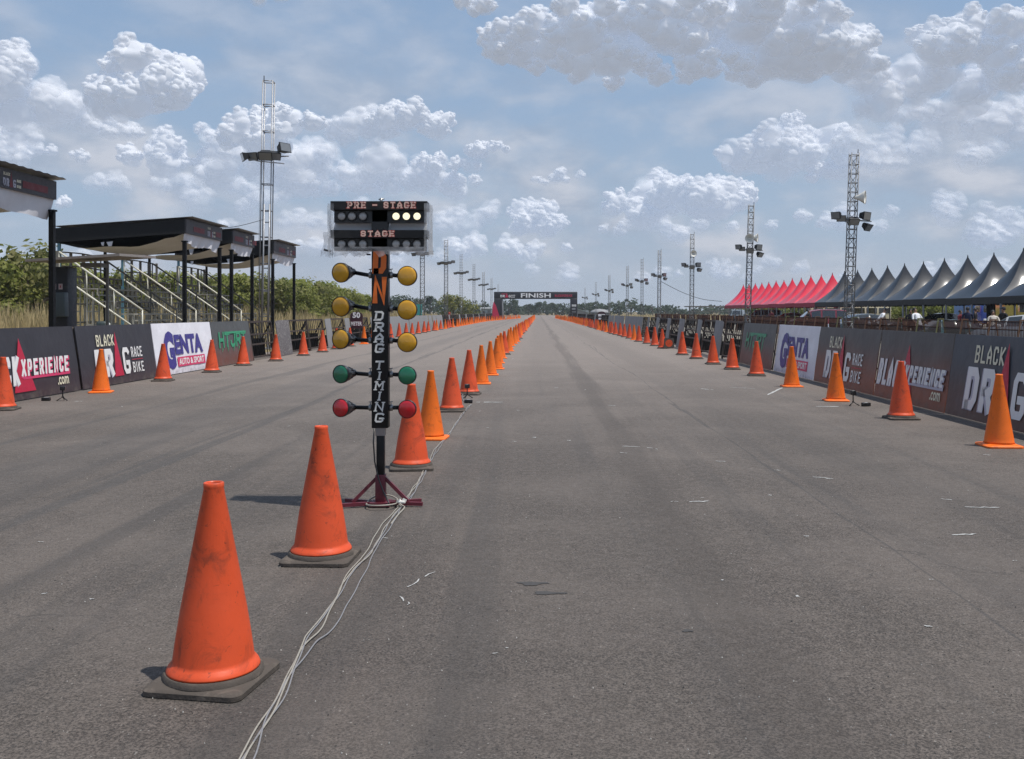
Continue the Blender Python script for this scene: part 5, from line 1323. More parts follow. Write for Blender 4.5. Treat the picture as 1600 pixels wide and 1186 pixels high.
def crown(rr, blobs, per, ls, flat=1.0):
    """Leaf-sized quads thrown on and inside lumpy clusters."""
    m = MB()
    for (c, r) in blobs:
        for _ in range(int(per * r * r)):
            d = Vector((rr.gauss(0, 1), rr.gauss(0, 1), rr.gauss(0, 1))).normalized()
            q = Vector(c) + Vector((d.x * r, d.y * r, d.z * r * flat)) * (rr.random() ** .35) * rr.uniform(.8, 1.15)
            if q.z < .05: continue
            n = (d + Vector((rr.uniform(-.8, .8), rr.uniform(-.8, .8), rr.uniform(-.3, 1.0)))).normalized()
            u = n.cross(Vector((rr.uniform(-1, 1), rr.uniform(-1, 1), rr.uniform(-1, 1)))).normalized(); v = n.cross(u)
            s = ls * rr.uniform(.55, 1.35); e = s * rr.uniform(.4, .62)
            m.face([q - u * s, q - v * e, q + u * s, q + v * e])
    return m
def trunk_mesh(rr, tips, h0, r0):
    m = MB(); top = Vector((rr.uniform(-.1, .1), rr.uniform(-.1, .1), h0)); m.tube([(0, 0, -.1), (top.x * .4, top.y * .4, h0 * .5), top], [r0, r0 * .8, r0 * .62], 7)
    for tp in tips:
        mdl = top.lerp(Vector(tp), .5) + Vector((0, 0, rr.uniform(.0, .25))); m.tube([top * .9, mdl, Vector(tp)], [r0 * .5, r0 * .33, r0 * .12], 5)
    return m
def make_tree(seed, h, wd, lm, ls, per, nb, base=.12, name='scrub_tree'):
    rr = random.Random(seed); blobs = []
    for k in range(nb):
        a = rr.uniform(0, 2 * PI); z = base * h + (h * (1 - base)) * (rr.random() ** .8); f = max(.25, math.sin(PI * min(.95, max(.12, (z / h) * .85 + .08))))
        rad = wd / 2 * f * math.sqrt(rr.random()); r = wd * rr.choice((.08, .10, .13, .17, .21)) * rr.uniform(.85, 1.15)
        z = min(z, h - r * .7)
        blobs.append(((rad * math.cos(a), rad * math.sin(a), z), r))
    t = thing(name, 'tree', 'tree')
    crown(rr, blobs, per, ls).build('crown', lm, t)
    trunk_mesh(rr, [b[0] for b in blobs[:7]], h * .35, .035 * h).build('trunk', BARK, t)
    return t
veg = random.Random(77)
NEAR = [make_tree(101 + k, h, w_, lm, .19, 120, nb) for k, (h, w_, lm, nb) in enumerate([(5.2, 5.0, LEAF_A, 44), (4.6, 4.6, LEAF_A, 40), (5.6, 4.2, LEAF_B, 38), (4.2, 5.4, LEAF_A, 46), (5.0, 4.4, LEAF_B, 34)])]
usedn = set()
def add_tree(lib, k, loc, s, lab, grp, sz=None):
    o = lib[k] if id(lib[k]) not in usedn else copy_tree(lib[k]); usedn.add(id(lib[k]))
    return place(o, loc, veg.uniform(0, 6.28), lab, grp, (s, s, (sz or s)))
G_SC = 'scrub trees behind the grandstands on the left'
# (pixel x of the middle, pixel y of the top, Y)
scrub = [(-40, 395, 55), (-5, 405, 54), (22, 404, 60), (48, 380, 56), (72, 396, 60), (96, 410, 64), (120, 425, 70), (148, 432, 74), (178, 432, 78), (205, 421, 72), (232, 430, 80), (262, 424, 76), (290, 428, 84), (316, 430, 80), (345, 432, 86),
         (362, 428, 82), (384, 432, 88), (402, 428, 84), (420, 436, 92), (441, 434, 86), (458, 436, 95), (470, 442, 92), (486, 436, 100), (502, 442, 104), (516, 446, 108), (534, 452, 115), (552, 458, 122), (570, 460, 128), (30, 420, 70), (-70, 400, 64), (160, 440, 92), (330, 440, 98), (430, 446, 104)]
for i, (x, ty, Yt) in enumerate(sorted(scrub)):
    p = at(x, ty, Yt); k = veg.randrange(5); h = p.z; lib_h = [5.2, 4.6, 5.6, 4.2, 5.0][k]; s = h / lib_h
    where = 'outside the left picture edge' if x < -20 else 'at the left picture edge' if x < 80 else 'behind the bleachers' if x < 385 else 'right of the tall lattice mast' if x < 475 else 'towards the timing tower'
    add_tree(NEAR, k, (p.x, Yt, 0), s * 1.02, f'green scrub tree {where}, {ordinal(i + 1)} from the left', G_SC, s)
# round bushy tree far left of the arch
o = make_tree(301, 6.0, 7.2, LEAF_B, .26, 60, 26, base=.02, name='round_tree'); pt = at(708, 462, 150)
place(o, (pt.x, 150, 0), 0, 'broad round green tree standing behind the left masts', None, (.92, .92, pt.z / 5.9))
# bushes behind the tents on the right
G_RB = 'green trees behind the tents on the right'
for i, (x, ty, Yt) in enumerate([(1240, 482, 150), (1275, 482, 145), (1310, 480, 130), (1345, 480, 120), (1380, 478, 112), (1405, 477, 108), (1432, 478, 104), (1460, 477, 102), (1488, 478, 104), (1520, 478, 100), (1550, 474, 98), (1590, 474, 96), (1205, 482, 155), (1180, 482, 160)]):
    p = at(x, ty - 6, Yt); k = veg.randrange(5); s = p.z / [5.2, 4.6, 5.6, 4.2, 5.0][k]
    add_tree(NEAR, k, (p.x, Yt, 0), (s * 1.6), f'green tree seen under the tent eaves behind the parked cars, {ordinal(i + 1)} of its row', G_RB, s)
# far dark trees: distinct trees in front of the distant wood
FARL = [make_tree(401 + k, h, w_, LEAF_D, .5, 16, nb, base=.02, name='dark_tree') for k, (h, w_, nb) in enumerate([(8, 9, 22), (7, 7, 18), (10, 7, 20), (6, 9, 18)])]
G_FD = 'dark distant trees across the end of the strip'
far = [(560, 466, 330), (585, 462, 340), (612, 463, 330), (632, 462, 345), (655, 466, 340), (672, 464, 350), (735, 470, 360), (752, 470, 350), (765, 474, 380), (795, 468, 400), (806, 470, 420), (826, 476, 430), (842, 474, 420), (856, 478, 440), (868, 474, 430), (882, 474, 420), (906, 475, 400), (922, 473, 410), (938, 475, 400),
       (952, 476, 410), (968, 476, 400), (986, 474, 390), (1006, 477, 400), (1020, 476, 390), (1040, 480, 400), (1060, 482, 400), (1085, 483, 390), (1112, 483, 380), (540, 468, 320), (520, 466, 310), (500, 462, 300), (475, 462, 300), (1140, 482, 380), (1165, 483, 380)]
for i, (x, ty, Yt) in enumerate(sorted(far)):
    p = at(x, ty, Yt); k = veg.randrange(4); s = p.z / [8, 7, 10, 6][k]
    add_tree(FARL, k, (p.x, Yt, 0), max(s, .7) * 1.05, f'dark distant tree, {ordinal(i + 1)} from the left along the far treeline', G_FD, s * 1.05)
def make_palm():
    rr = random.Random(9); t = thing('palm_tree', 'palm', 'palm tree'); m = MB()
    m.tube([(0, 0, 0), (.1, 0, 4), (.35, .1, 8)], [.16, .13, .1], 6); m.build('trunk', BARK, t); m = MB()
    for k in range(15):
        a = 2 * PI * k / 15 + rr.uniform(-.2, .2); up = rr.uniform(-.2, .9); P = []
        for s in range(6):
            f = s / 5; P.append(Vector((.35 + math.cos(a) * 2.3 * f, .1 + math.sin(a) * 2.3 * f, 8 + up * 1.3 * f - 1.9 * f * f)))
        n = Vector((-math.sin(a), math.cos(a), 0))
        for s in range(5):
            w0, w1 = .42 * (1 - abs(s / 5 - .4)), .42 * (1 - abs((s + 1) / 5 - .4))
            m.face([P[s] - n * w0 + Vector((0, 0, -.25)), P[s], P[s + 1], P[s + 1] - n * w1 + Vector((0, 0, -.25))]); m.face([P[s], P[s] + n * w0 + Vector((0, 0, -.25)), P[s + 1] + n * w1 + Vector((0, 0, -.25)), P[s + 1]])
    m.build('crown', LEAF_D, t); return t
pal = make_palm(); first = True
for i, (x, ty, Yt) in enumerate([(862, 470, 430), (922, 470, 380), (938, 474, 390), (968, 474, 390), (985, 472, 370), (902, 474, 400), (1012, 475, 380), (1036, 481, 350), (1112, 481, 330), (1070, 483, 340)]):
    p = at(x, ty, Yt); o = pal if first else copy_tree(pal); first = False
    place(o, (p.x, Yt, 0), veg.uniform(0, 6), f'dark distant palm, {ordinal(i + 1)} of the palms right of the finish line', 'distant palms on the horizon', p.z / 9.2)
# distant wood: one mass across the horizon
rr = random.Random(55); m = MB()
for _ in range(15000):
    x = rr.uniform(-420, 420); yy = 455 + rr.random() * 60 + abs(x) * -.06; hmax = 4.2 + 1.5 * math.sin(x * .05) + 1.1 * math.sin(x * .13 + 2) + 1.0 * math.sin(x * .31) + .8 * math.sin(x * .7)
    if x < -10: hmax += min(3.0, (-10 - x) * .05)
    q = Vector((x, yy, rr.random() ** .7 * hmax)); s = rr.uniform(.5, 1.2)
    n = Vector((rr.uniform(-1, 1), rr.uniform(-1.6, .3), rr.uniform(-.4, 1))).normalized(); u = n.cross(Vector((rr.uniform(-1, 1), rr.uniform(-1, 1), rr.uniform(-1, 1)))).normalized(); v = n.cross(u)
    m.face([q - u * s, q - v * s * .7, q + u * s, q + v * s * .7])
stuff(m.build('distant_forest', LEAF_D), 'dark wood along the horizon beyond the end of the strip', 'forest')
# tall dry grass: uneven tufts
GRASS_M = leaf_mat('dry_grass_blades', (.46, .36, .19), (.56, .45, .25), (.36, .30, .14), .4, (.50, .40, .22))
m = MB(); rr = random.Random(21)
def blade(x, y, h, wd, lean):
    a = rr.uniform(0, PI); dx, dy = math.cos(a) * wd, math.sin(a) * wd; lx, ly = rr.uniform(-1, 1) * lean, rr.uniform(-1, 1) * lean
    m.face([(x - dx, y - dy, 0), (x + dx, y + dy, 0), (x + dx * .7 + lx * .4, y + dy * .7 + ly * .4, h * .6), (x - dx * .7 + lx * .4, y - dy * .7 + ly * .4, h * .6)])
    m.face([(x - dx * .7 + lx * .4, y - dy * .7 + ly * .4, h * .6), (x + dx * .7 + lx * .4, y + dy * .7 + ly * .4, h * .6), (x + lx, y + ly, h)])
def clump(x, y): return .5 + .5 * math.sin(x * .7 + 1.3 * math.sin(y * .23)) * math.sin(y * .41 + .8 * math.sin(x * .5))
for _ in range(30000):
    Yt = 34 + 120 * rr.random() ** 1.5; rx = -(15.5 + rr.random() * (16 + .18 * Yt)); c = clump(rx, Yt)
    if rr.random() > .35 + .65 * c: continue
    hh = (1.05 + .95 * c) * rr.uniform(.7, 1.25) * min(1.25, .55 + (-rx - 15) * .06)
    blade(rx, Yt, hh, .022 + .00035 * Yt, .35)
for _ in range(3500):
    Yt = 16 + 24 * rr.random(); rx = -rr.uniform(16, 40); blade(rx, Yt, rr.uniform(.3, .8), .02, .3)
for _ in range(7000):
    Yt = rr.uniform(150, 300); rx = -rr.uniform(14, 90); blade(rx, Yt, rr.uniform(.5, 1.2), .09, .4)
for _ in range(4000):
    Yt = rr.uniform(180, 320); rx = rr.uniform(9, 130); blade(rx, Yt, rr.uniform(.4, .9), .09, .4)
stuff(m.build('dry_grass', GRASS_M), 'tall dry straw coloured grass growing before the scrub on the left', 'grass')

# ------------------------------------------------------------------ low buildings far off
t = thing('low_building', 'small pale low building left of the finish arch', 'building', (at(760, 487, 280).x, 280, 0))
m = MB(); m.box((0, 0, 1.25), (3.1, 3, 2.5)); m.build('wall', mat('pale_blue_wall', (.30, .36, .38), .7), t)
m = MB(); m.box((0, -.2, 2.58), (3.5, 3.6, .16), rot=(R(3), 0, 0)); m.build('roof', mat('pale_tin_roof', (.46, .47, .47), .5), t)
m = MB(); m.box((-.7, -1.52, 1.2), (.8, .06, 1)); m.build('window', mat('dark_window', (.03, .035, .04), .2), t)
m = MB(); m.box((.8, -1.52, 1.0), (.8, .06, 2)); m.build('door', mat('grey_door', (.16, .17, .18), .6), t)
t = thing('gabled_house', 'pale house with sloping light roof right of the finish arch', 'house', (at(907, 487, 300).x, 300, 0))
m = MB(); m.box((0, 0, 1.0), (5, 4, 2.0)); m.build('wall', mat('weathered_wall', (.26, .27, .27), .7), t)
m = MB(); m.mesh([(-3.4, -2.4, 3.2), (2.4, -2.4, 1.4), (2.4, 2.4, 1.4), (-3.4, 2.4, 3.2), (-3.4, -2.4, 3.05), (2.4, -2.4, 1.25), (2.4, 2.4, 1.25), (-3.4, 2.4, 3.05)], [(0, 1, 2, 3), (7, 6, 5, 4), (0, 4, 5, 1), (1, 5, 6, 2), (2, 6, 7, 3), (3, 7, 4, 0)]); m.build('roof', mat('pale_teal_roof', (.30, .37, .37), .5), t)
t = thing('grey_dome_hut', 'grey rounded hut roof behind the far right barriers', 'hut', (at(937, 487, 250).x, 250, 0))
m = MB(); m.lathe([(2.4, 0), (2.4, 1.2)], 16); m.build('wall', mat('weathered_wall', (.26, .27, .27), .7), t)
m = MB(); m.lathe([(2.7, 1.15), (2.3, 1.7), (1.4, 2.1), (0, 2.3)], 16); m.build('roof', mat('grey_roof', (.25, .25, .26), .7), t)
t = thing('open_shed', 'skeletal flat roofed steel shed just left of the red tents', 'shed', (at(1112, 487, 150).x, 150, 0))
m = MB(); m.box((0, 0, 2.35), (8.0, 4, .16)); m.build('roof', SCAFD, t)
for k in range(6): m = MB(); m.box((-3.8 + 1.52 * k, -1.9, 1.15), (.1, .1, 2.3)); m.build('post', SCAFD, t)
m = MB(); m.bar((-3.8, -1.9, 1.6), (3.8, -1.9, 1.6), .08, .08); m.bar((-3.8, -1.9, 2.2), (-2.2, -1.9, 1.2), .06, .06); m.build('brace', SCAFD, t)

# ------------------------------------------------------------------ vehicles
GLS = mat('car_glass', (.012, .014, .016), .06, spec=.8, coat=1)
TYRE = mat('tyre_rubber', (.018, .018, .018), .85); RIM = mat('wheel_rim', (.35, .35, .36), .35, metal=.8)
HLT = mat('headlamp_glass', (.62, .63, .64), .1, coat=1); TLT = mat('tail_lamp', (.35, .01, .01), .2, coat=1)
def paint(name, col): return mat(name, col, .25, spec=.6, var=.05, coat=.8)
# stations along the length: (x, z_bottom, z_belt, z_roof, half width at belt, half width at roof)
PROF = {
 'sedan': (1.42, [(-2.2, .45, .78, .78, .70, .70), (-2.05, .26, .93, .94, .82, .78), (-1.4, .22, .98, 1.0, .86, .78), (-.85, .22, .97, 1.36, .87, .62), (-.2, .22, .96, 1.44, .87, .62), (.45, .22, .95, 1.38, .87, .62), (1.15, .22, .93, .95, .86, .74), (1.85, .25, .80, .82, .82, .72), (2.2, .40, .62, .63, .68, .62)]),
 'van': (1.65, [(-2.2, .40, .95, 1.45, .78, .66), (-2.1, .25, 1.0, 1.66, .85, .70), (-1.3, .22, 1.02, 1.72, .87, .70), (-.2, .22, 1.02, 1.74, .87, .70), (.6, .22, 1.0, 1.62, .87, .68), (1.25, .22, .98, 1.04, .86, .76), (1.85, .25, .88, .90, .84, .76), (2.2, .38, .68, .70, .72, .68)]),
 'suv': (1.75, [(-2.25, .45, 1.02, 1.5, .80, .68), (-2.15, .32, 1.08, 1.76, .88, .72), (-1.2, .30, 1.10, 1.82, .91, .72), (-.1, .30, 1.10, 1.82, .91, .72), (.55, .30, 1.08, 1.70, .91, .70), (1.05, .30, 1.06, 1.12, .90, .80), (1.9, .32, 1.0, 1.02, .88, .80), (2.25, .45, .78, .80, .76, .72)]),
}
def make_car(kind, pm, loc, rz, lab):
    t = thing('parked_car', lab, 'car', loc, rz, 'vehicles parked behind the right barriers')
    _, S_ = PROF[kind]; m = MB(); g = MB(); vs = []
    for (x, zb, zl, zr, wb, wr) in S_:
        vs += [(x, -wb * .92, zb), (x, -wb, zb + .16), (x, -wb * 1.0, (zb + zl) / 2 + .1), (x, -wb * .97, zl), (x, -wr, zr - .05 * (zr - zl)), (x, -wr * .8, zr), (x, wr * .8, zr), (x, wr, zr - .05 * (zr - zl)), (x, wb * .97, zl), (x, wb, (zb + zl) / 2 + .1), (x, wb, zb + .16), (x, wb * .92, zb)]
    n = 12
    for i in range(len(S_) - 1):
        cab = S_[i][3] - S_[i][2] > .2 or S_[i + 1][3] - S_[i + 1][2] > .2
        both = S_[i][3] - S_[i][2] > .2 and S_[i + 1][3] - S_[i + 1][2] > .2
        for j in range(n):
            f = [vs[i * n + j], vs[(i + 1) * n + j], vs[(i + 1) * n + (j + 1) % n], vs[i * n + (j + 1) % n]]
            m.face(f, 0, True)
            if cab and j in (3, 7) or (cab and not both and j in (4, 5, 6)):
                c = sum((Vector(q) for q in f), Vector()) / 4; nn = (Vector(f[1]) - Vector(f[0])).cross(Vector(f[3]) - Vector(f[0]))
                if nn.length < 1e-5: continue
                nn.normalize(); nn = nn if nn.dot(c - Vector((c.x * .6, 0, .9))) > 0 else -nn
                g.face([c + (Vector(q) - c) * .86 + nn * .012 for q in f])
    m.face(vs[:n]); m.face(vs[-n:][::-1]); b = m.build('body', pm, t, auto=55)
    g.build('window', GLS, t)
    for sx_ in (-1.38, 1.38):
        for sy_ in (-1, 1):
            wl = MB(); q = Matrix.Rotation(R(90), 3, 'X'); c = Vector((sx_, sy_ * .80, .33)); wl.lathe([(.20, -.11), (.31, -.10), (.335, -.06), (.335, .06), (.31, .10), (.20, .11)], 18, c, rot=q); w_o = wl.build('wheel', TYRE, t)
            rm = MB(); rm.lathe([(.0, .105 * -sy_), (.19, .112 * -sy_), (.20, .09 * -sy_)], 14, c, rot=q); rm.build('rim', RIM, w_o)
    for sy_ in (-1, 1):
        xf, zf = S_[-1][0], S_[-1][2]; l = MB(); l.rbox((xf - .16, sy_ * .60, zf + .03), (.22, .30, .13), .04); l.build('headlight', HLT, t)
        xr, zr = S_[0][0], S_[0][2]; l = MB(); l.rbox((xr + .06, sy_ * .66, zr - .04), (.12, .18, .24), .03); l.build('tail_light', TLT, t)
        l = MB(); l.rbox((.62, sy_ * .98, 1.0 if kind != 'suv' else 1.14), (.12, .16, .13), .03); l.build('mirror', pm, t)
    l = MB(); l.rbox((S_[-1][0] - .02, 0, .5), (.1, 1.1, .18), .03); l.build('grille', BLKP, t)
    return t
def carx(px, Yc): return (px - CX) * Yc / F
make_car('suv', paint('grey_paint', (.11, .13, .14)), (carx(1152, 128), 128, 0), R(-110), 'grey car with a pale windscreen under the farthest red tents')
make_car('suv', paint('silver_blue_paint', (.20, .22, .28)), (carx(1189, 112), 112, 0), R(182), 'silver car with a glaring windscreen under the red tents')
make_car('sedan', paint('dark_red_paint', (.20, .015, .02)), (carx(1234, 98), 98, 0), R(185), 'small dark red car left of the maroon van')
make_car('van', paint('maroon_van_paint', (.22, .018, .03)), (carx(1276, 74), 74, 0), R(176), 'long maroon van behind the barricades, left of the near right mast')
make_car('sedan', paint('black_green_paint', (.016, .024, .025)), (carx(1345, 54), 54, 0), R(186), 'low dark car parked at the foot of the near right mast')
make_car('sedan', paint('black_paint', (.008, .008, .009)), (carx(1478, 66), 66, .02), R(4), 'black car with a long curved roof under the black tents')
make_car('sedan', paint('silver_paint', (.42, .42, .42)), (carx(1608, 37), 37, 0), R(120), 'silver car at the right picture edge behind the barricade')
make_car('sedan', paint('bottle_green_paint', (.02, .05, .045)), (carx(1478, 45), 45, -.25), R(175), 'low dark green car behind the olive barricades')
def make_truck(loc, rz, cabm, boxm, lab, box=True):
    t = thing('parked_truck', lab, 'truck', loc, rz, 'vehicles parked behind the right barriers')
    m = MB(); m.rbox((2.0, 0, 1.45), (1.7, 2.0, 1.7), .12); m.build('cab', cabm, t)
    g = MB(); g.rbox((2.72, 0, 1.78), (.3, 1.7, .62), .05); g.build('windscreen', GLS, t)
    for s in (-1, 1):
        g = MB(); g.box((2.1, s * 1.005, 1.78), (.9, .02, .55)); g.build('window', GLS, t)
    m = MB()
    if box: m.rbox((-.9, 0, 1.7), (4.0, 2.1, 1.9), .05)
    else:
        m.box((-.9, 0, .98), (4.0, 2.0, .12)); m.box((-.9, 1.0, 1.3), (4.0, .06, .6)); m.box((-.9, -1.0, 1.3), (4.0, .06, .6)); m.box((-2.9, 0, 1.3), (.06, 2.0, .6))
    m.build('cargo_box', boxm, t)
    m = MB(); m.box((0, 0, .62), (5.4, .9, .25)); m.build('chassis', BLK, t)
    for sx_ in (-1.9, 1.9):
        for sy_ in (-1, 1):
            wl = MB(); wl.lathe([(.2, -.12), (.42, -.12), (.46, -.07), (.46, .07), (.42, .12), (.2, .12)], 16, (sx_, sy_ * .88, .46), rot=Matrix.Rotation(R(90), 3, 'X')); wl.build('wheel', TYRE, t)
    for s in (-1, 1):
        l = MB(); l.rbox((2.84, s * .7, .85), (.08, .3, .2), .03); l.build('headlight', HLT, t)
    return t
YELP, BLUP, CRMP = paint('yellow_paint', (.62, .47, .07)), paint('blue_paint', (.02, .07, .38)), paint('cream_paint', (.60, .53, .34))
tr1 = make_truck((carx(1597, 72), 72, 0), R(-90), YELP, YELP, 'yellow truck with black windows at the right picture edge')
make_truck((carx(1530, 84), 84, 0), R(-92), BLUP, mat('pale_blue_tarp', (.10, .25, .48), .6), 'blue truck seen under the black tents beyond the standing men')
def make_bus(loc, rz, lab):
    t = thing('parked_bus', lab, 'bus', loc, rz, 'vehicles parked behind the right barriers')
    m = MB(); m.rbox((0, 0, 1.25), (5.2, 1.9, 1.9), .14); m.build('body', CRMP, t)
    for s in (-1, 1):
        for k in range(4): g = MB(); g.box((-1.9 + 1.2 * k, s * .955, 1.65), (1.02, .02, .55)); g.build('window', GLS, t)
        l = MB(); l.rbox((2.6, s * .65, .8), (.08, .3, .2), .03); l.build('headlight', HLT, t)
    g = MB(); g.box((2.605, 0, 1.65), (.02, 1.6, .7)); g.build('windscreen', GLS, t)
    for sx_ in (-1.6, 1.7):
        for sy_ in (-1, 1):
            wl = MB(); wl.lathe([(.2, -.1), (.33, -.1), (.36, -.06), (.36, .06), (.33, .1), (.2, .1)], 16, (sx_, sy_ * .86, .36), rot=Matrix.Rotation(R(90), 3, 'X')); wl.build('wheel', TYRE, t)
make_bus((carx(1300, 104), 104, 0), R(178), 'cream minibus behind the maroon van'); make_bus((carx(1347, 96), 96, 0), R(176), 'cream minibus just right of the near right mast')

def make_motorcycle(loc, rz, lab):
    t = thing('motorcycle', lab, 'motorcycle', loc, rz); q = Matrix.Rotation(R(90), 3, 'X')
    for x in (-.65, .65):
        m = MB(); m.lathe([(.22, -.05), (.29, -.05), (.31, 0), (.29, .05), (.22, .05), (.2, 0), (.22, -.05)], 20, (x, 0, .31), rot=q); m.tube([(x - .22, 0, .31), (x + .22, 0, .31)], .02, 5); m.tube([(x, 0, .09), (x, 0, .53)], .02, 5); m.build('wheel', TYRE, t)
    m = MB(); m.tube([(.66, 0, .35), (.50, 0, .75), (.42, 0, 1.0)], .035, 6); m.tube([(.5, 0, .72), (0, 0, .5), (-.62, 0, .36)], .05, 6); m.rbox((0, 0, .45), (.45, .24, .34), .06); m.build('frame', BLK, t)
    m = MB(); m.rbox((.42, 0, .86), (.36, .42, .44), .13, rot=(0, R(-25), 0)); m.rbox((.12, 0, .62), (.7, .34, .26), .1); m.rbox((-.55, 0, .82), (.5, .24, .14), .05, rot=(0, R(12), 0)); m.build('fairing', mat('black_fairing', (.02, .02, .022), .3, coat=.6), t)
    m = MB(); m.rbox((-.25, 0, .80), (.7, .28, .10), .04); m.build('seat', BLKP, t)
    m = MB(); m.tube([(.38, -.34, 1.04), (.42, 0, 1.0), (.38, .34, 1.04)], .018, 6); m.build('handlebar', BLK, t)
    m = MB(); m.rbox((.60, 0, .92), (.06, .26, .14), .03); m.build('headlight', HLT, t)
make_motorcycle((carx(1374, 48), 48, .05), R(200), 'dark motorcycle standing behind the barricades')
# ------------------------------------------------------------------ people behind the barricades
SKIN = mat('brown_skin', (.24, .125, .075), .55, var=.08); HAIR = mat('black_hair', (.012, .010, .009), .6)
def make_person(loc, rz, shirt, pants, lab, arm=(0.25, 0.25), bend=(.25, .35), cap=None, lean=0.0, h=1.68):
    """One continuous skinned body; clothing by material on the same surface, hair or cap as a child."""
    t = thing('person', lab, 'person', loc, rz, 'people standing behind the barricades')
    V = []; E = []; Rd = []
    def add(p, r, par=None):
        V.append(Vector(p)); Rd.append(r if isinstance(r, tuple) else (r, r)); i = len(V) - 1
        if par is not None: E.append((par, i))
        return i
    pel = add((0, 0, .93), (.15, .105)); wa = add((0, lean * .12, 1.07), (.135, .095), pel); ch = add((0, lean * .35, 1.27), (.165, .11), wa); nb = add((0, lean * .5, 1.42), (.10, .075), ch)
    nk = add((0, lean * .58, 1.49), .055, nb); hd = add((0, lean * .66 - .015, 1.575), (.075, .09), nk); add((0, lean * .68 - .01, 1.67), (.062, .075), hd)
    nose = add((0, lean * .66 - .115, 1.575), .018, hd)
    for s in (-1, 1):
        hp = add((s * .095, 0, .86), .09, pel); kn = add((s * .11, -.02, .48), .058, hp); an = add((s * .115, .02, .09), .040, kn); add((s * .13, -.15, .035), (.042, .03), an)
        a, b = (arm[0], bend[0]) if s < 0 else (arm[1], bend[1])
        sh = add((s * .195, lean * .46, 1.37), .062, nb)
        el = add((s * (.215 + .12 * math.sin(a)), lean * .4 - .27 * math.sin(a) * .6, 1.37 - .28 * math.cos(a)), .042, sh)
        wr = add((V[el].x - s * .03, V[el].y - .25 * math.sin(a + b), V[el].z - .25 * math.cos(a + b)), .028, el)
        d = (V[wr] - V[el]).normalized(); pm = add(V[wr] + d * .07, (.036, .02), wr)
        side = d.cross(Vector((s, 0, 0))).normalized()
        for k, L in enumerate((.072, .082, .077, .06)):
            f1 = add(V[pm] + d * (.035 + L * .3) + side * (.024 - .016 * k), .0095, pm); add(V[f1] + d * L * .6 + Vector((-s * .018, 0, 0)), .008, f1)
        th = add(V[wr] + d * .05 + side * .042, .011, wr); add(V[th] + d * .035 + side * .008, .009, th)
    me = bpy.data.meshes.new('body'); me.from_pydata([tuple(v) for v in V], E, []); me.update()
    o = bpy.data.objects.new('body', me); COL.objects.link(o)
    md = o.modifiers.new('skin', 'SKIN'); md.use_smooth_shade = True
    for i, sv in enumerate(me.skin_vertices[0].data): sv.radius = Rd[i]; sv.use_root = (i == 0)
    ss = o.modifiers.new('subdivision', 'SUBSURF'); ss.levels = 2; ss.render_levels = 2
    dg = bpy.context.evaluated_depsgraph_get(); dg.update()
    nm = bpy.data.meshes.new_from_object(o.evaluated_get(dg)); nm.name = 'body'
    bpy.data.objects.remove(o)
    for q in (SKIN, shirt, pants, BLK): nm.materials.append(q)
    for p in nm.polygons:
        c = p.center; p.use_smooth = True
        if c.z > 1.47: k = 0
        elif c.z > .93: k = 1 if abs(c.x) < .30 and not (abs(c.x) > .2 and c.z < 1.17) else 0
        elif c.z > .08: k = 2 if abs(c.x) < .21 else 0
        else: k = 3
        p.material_index = k
    bo = bpy.data.objects.new('body', nm); COL.objects.link(bo); bo.parent = t
    m = MB(); hc = Vector((0, lean * .67 + .012, 1.62))
    m.lathe([(.088, -.03), (.092, .02), (.078, .075), (.045, .105), (0, .115)], 16, hc)
    if cap is not None: m.rbox(hc + Vector((0, -.12, .025)), (.14, .12, .018), .006)
    m.build('cap' if cap is not None else 'hair', cap if cap is not None else HAIR, t)
    t.scale = (h / 1.7,) * 3
    return t
def cloth(name, c): return mat(name, c, .85, var=.15, vscale=5, spec=.2)
BLACKC, WHITEC, NAVY, GREYCL, DENIM, REDC = cloth('black_cotton', (.018, .017, .019)), cloth('white_cotton', (.68, .68, .70)), cloth('navy_cotton', (.022, .026, .06)), cloth('grey_cotton', (.14, .14, .145)), cloth('blue_denim', (.05, .07, .13)), cloth('maroon_cotton', (.12, .02, .03))
make_person((carx(1437, 45), 45, 0), R(20), WHITEC, DENIM, 'person in a white shirt leaning forward beside the black car', (.5, .6), (.5, .5), None, .5, 1.72)
make_person((carx(1423, 47), 47, 0), R(-20), BLACKC, BLACKC, 'person in dark clothes standing just left of the white shirt', (.2, .3), (.3, .3), None, .1, 1.66)
make_person((carx(1512, 46), 46, 0), R(160), NAVY, BLACKC, 'person in navy standing with their back turned before the blue truck', (.2, .2), (.2, .3), None, 0, 1.75)
make_person((carx(1524, 49), 49, 0), R(60), BLACKC, DENIM, 'person in black, second of the two men before the blue truck', (.4, .2), (.6, .3), None, 0, 1.72)
make_person((carx(1553, 42), 42, 0), R(-10), cloth('cream_cotton', (.55, .50, .44)), BLACKC, 'person in a pale shirt between the blue and the yellow truck', (.4, .5), (.8, .7), None, .25, 1.6)
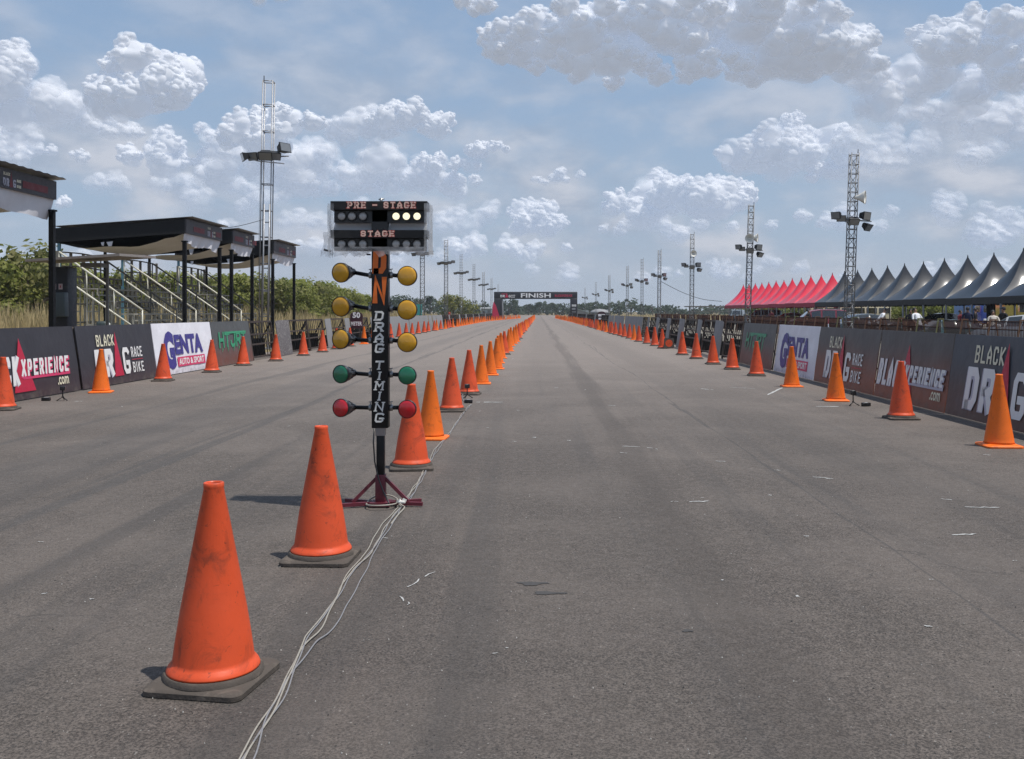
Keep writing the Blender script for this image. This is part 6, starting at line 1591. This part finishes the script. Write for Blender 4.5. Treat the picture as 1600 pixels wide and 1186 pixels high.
make_person((carx(1567, 43), 43, 0), R(-70), BLACKC, GREYCL, 'person in a dark shirt and cap before the yellow truck', (.3, .3), (.5, .5), cloth('dark_cap', (.03, .03, .035)), .05, 1.74)
make_person((carx(1502, 52), 52, 0), R(30), REDC, BLACKC, 'person in maroon by the tail of the black car', (.3, .3), (.4, .4), None, .1, 1.62)
make_person((carx(1369, 48.5), 48.5, 0), R(-100), WHITEC, BLACKC, 'person in a white jacket bending over the dark motorcycle', (.6, .6), (.6, .6), None, .7, 1.72)
make_person((carx(1263, 66), 66, 0), R(40), BLACKC, BLACKC, 'person in black in front of the maroon van', (.2, .2), (.3, .3), None, 0, 1.66)
make_person((carx(1205, 94), 94, 0), R(-30), REDC, BLACKC, 'person in maroon under the red tents beside the silver car', (.2, .2), (.3, .3), None, 0, 1.68)
t = thing('market_banner', 'dark upright cloth panel hanging under the black tents right of the blue truck', 'banner', (carx(1549, 57), 57, 0))
m = MB()
for k in range(6): m.face([(-.25 + .083 * k, .03 * (k % 2), .6), (-.25 + .083 * (k + 1), .03 * ((k + 1) % 2), .6), (-.25 + .083 * (k + 1), .03 * ((k + 1) % 2), 2.3), (-.25 + .083 * k, .03 * (k % 2), 2.3)], 0, True)
m.build('cloth', BLACKC, t); m = MB(); m.tube([(-.27, 0, 0), (-.27, 0, 2.3)], .02, 6); m.tube([(-.27, 0, 2.3), (.27, 0, 2.3)], .015, 6); m.build('pole', DARKF, t)
# ------------------------------------------------------------------ hazy air
if HAZE > 0:
    m = bpy.data.materials.new('hazy_air'); m.use_nodes = True; nt = m.node_tree; nt.nodes.clear()
    o = nt.nodes.new('ShaderNodeOutputMaterial'); v = nt.nodes.new('ShaderNodeVolumePrincipled'); nt.links.new(v.outputs[0], o.inputs['Volume'])
    v.inputs['Color'].default_value = (.80, .86, .95, 1); v.inputs['Density'].default_value = HAZE; v.inputs['Anisotropy'].default_value = .2
    g = MB(); g.box((0, 300, 9.5), (1400, 760, 21.2)); stuff(g.build('haze', m), 'thin pale haze filling the air over the strip', 'haze')
    sc.cycles.volume_bounces = 0; sc.cycles.volume_max_steps = 64
# labels that say "number n" for unseen tents keep words only
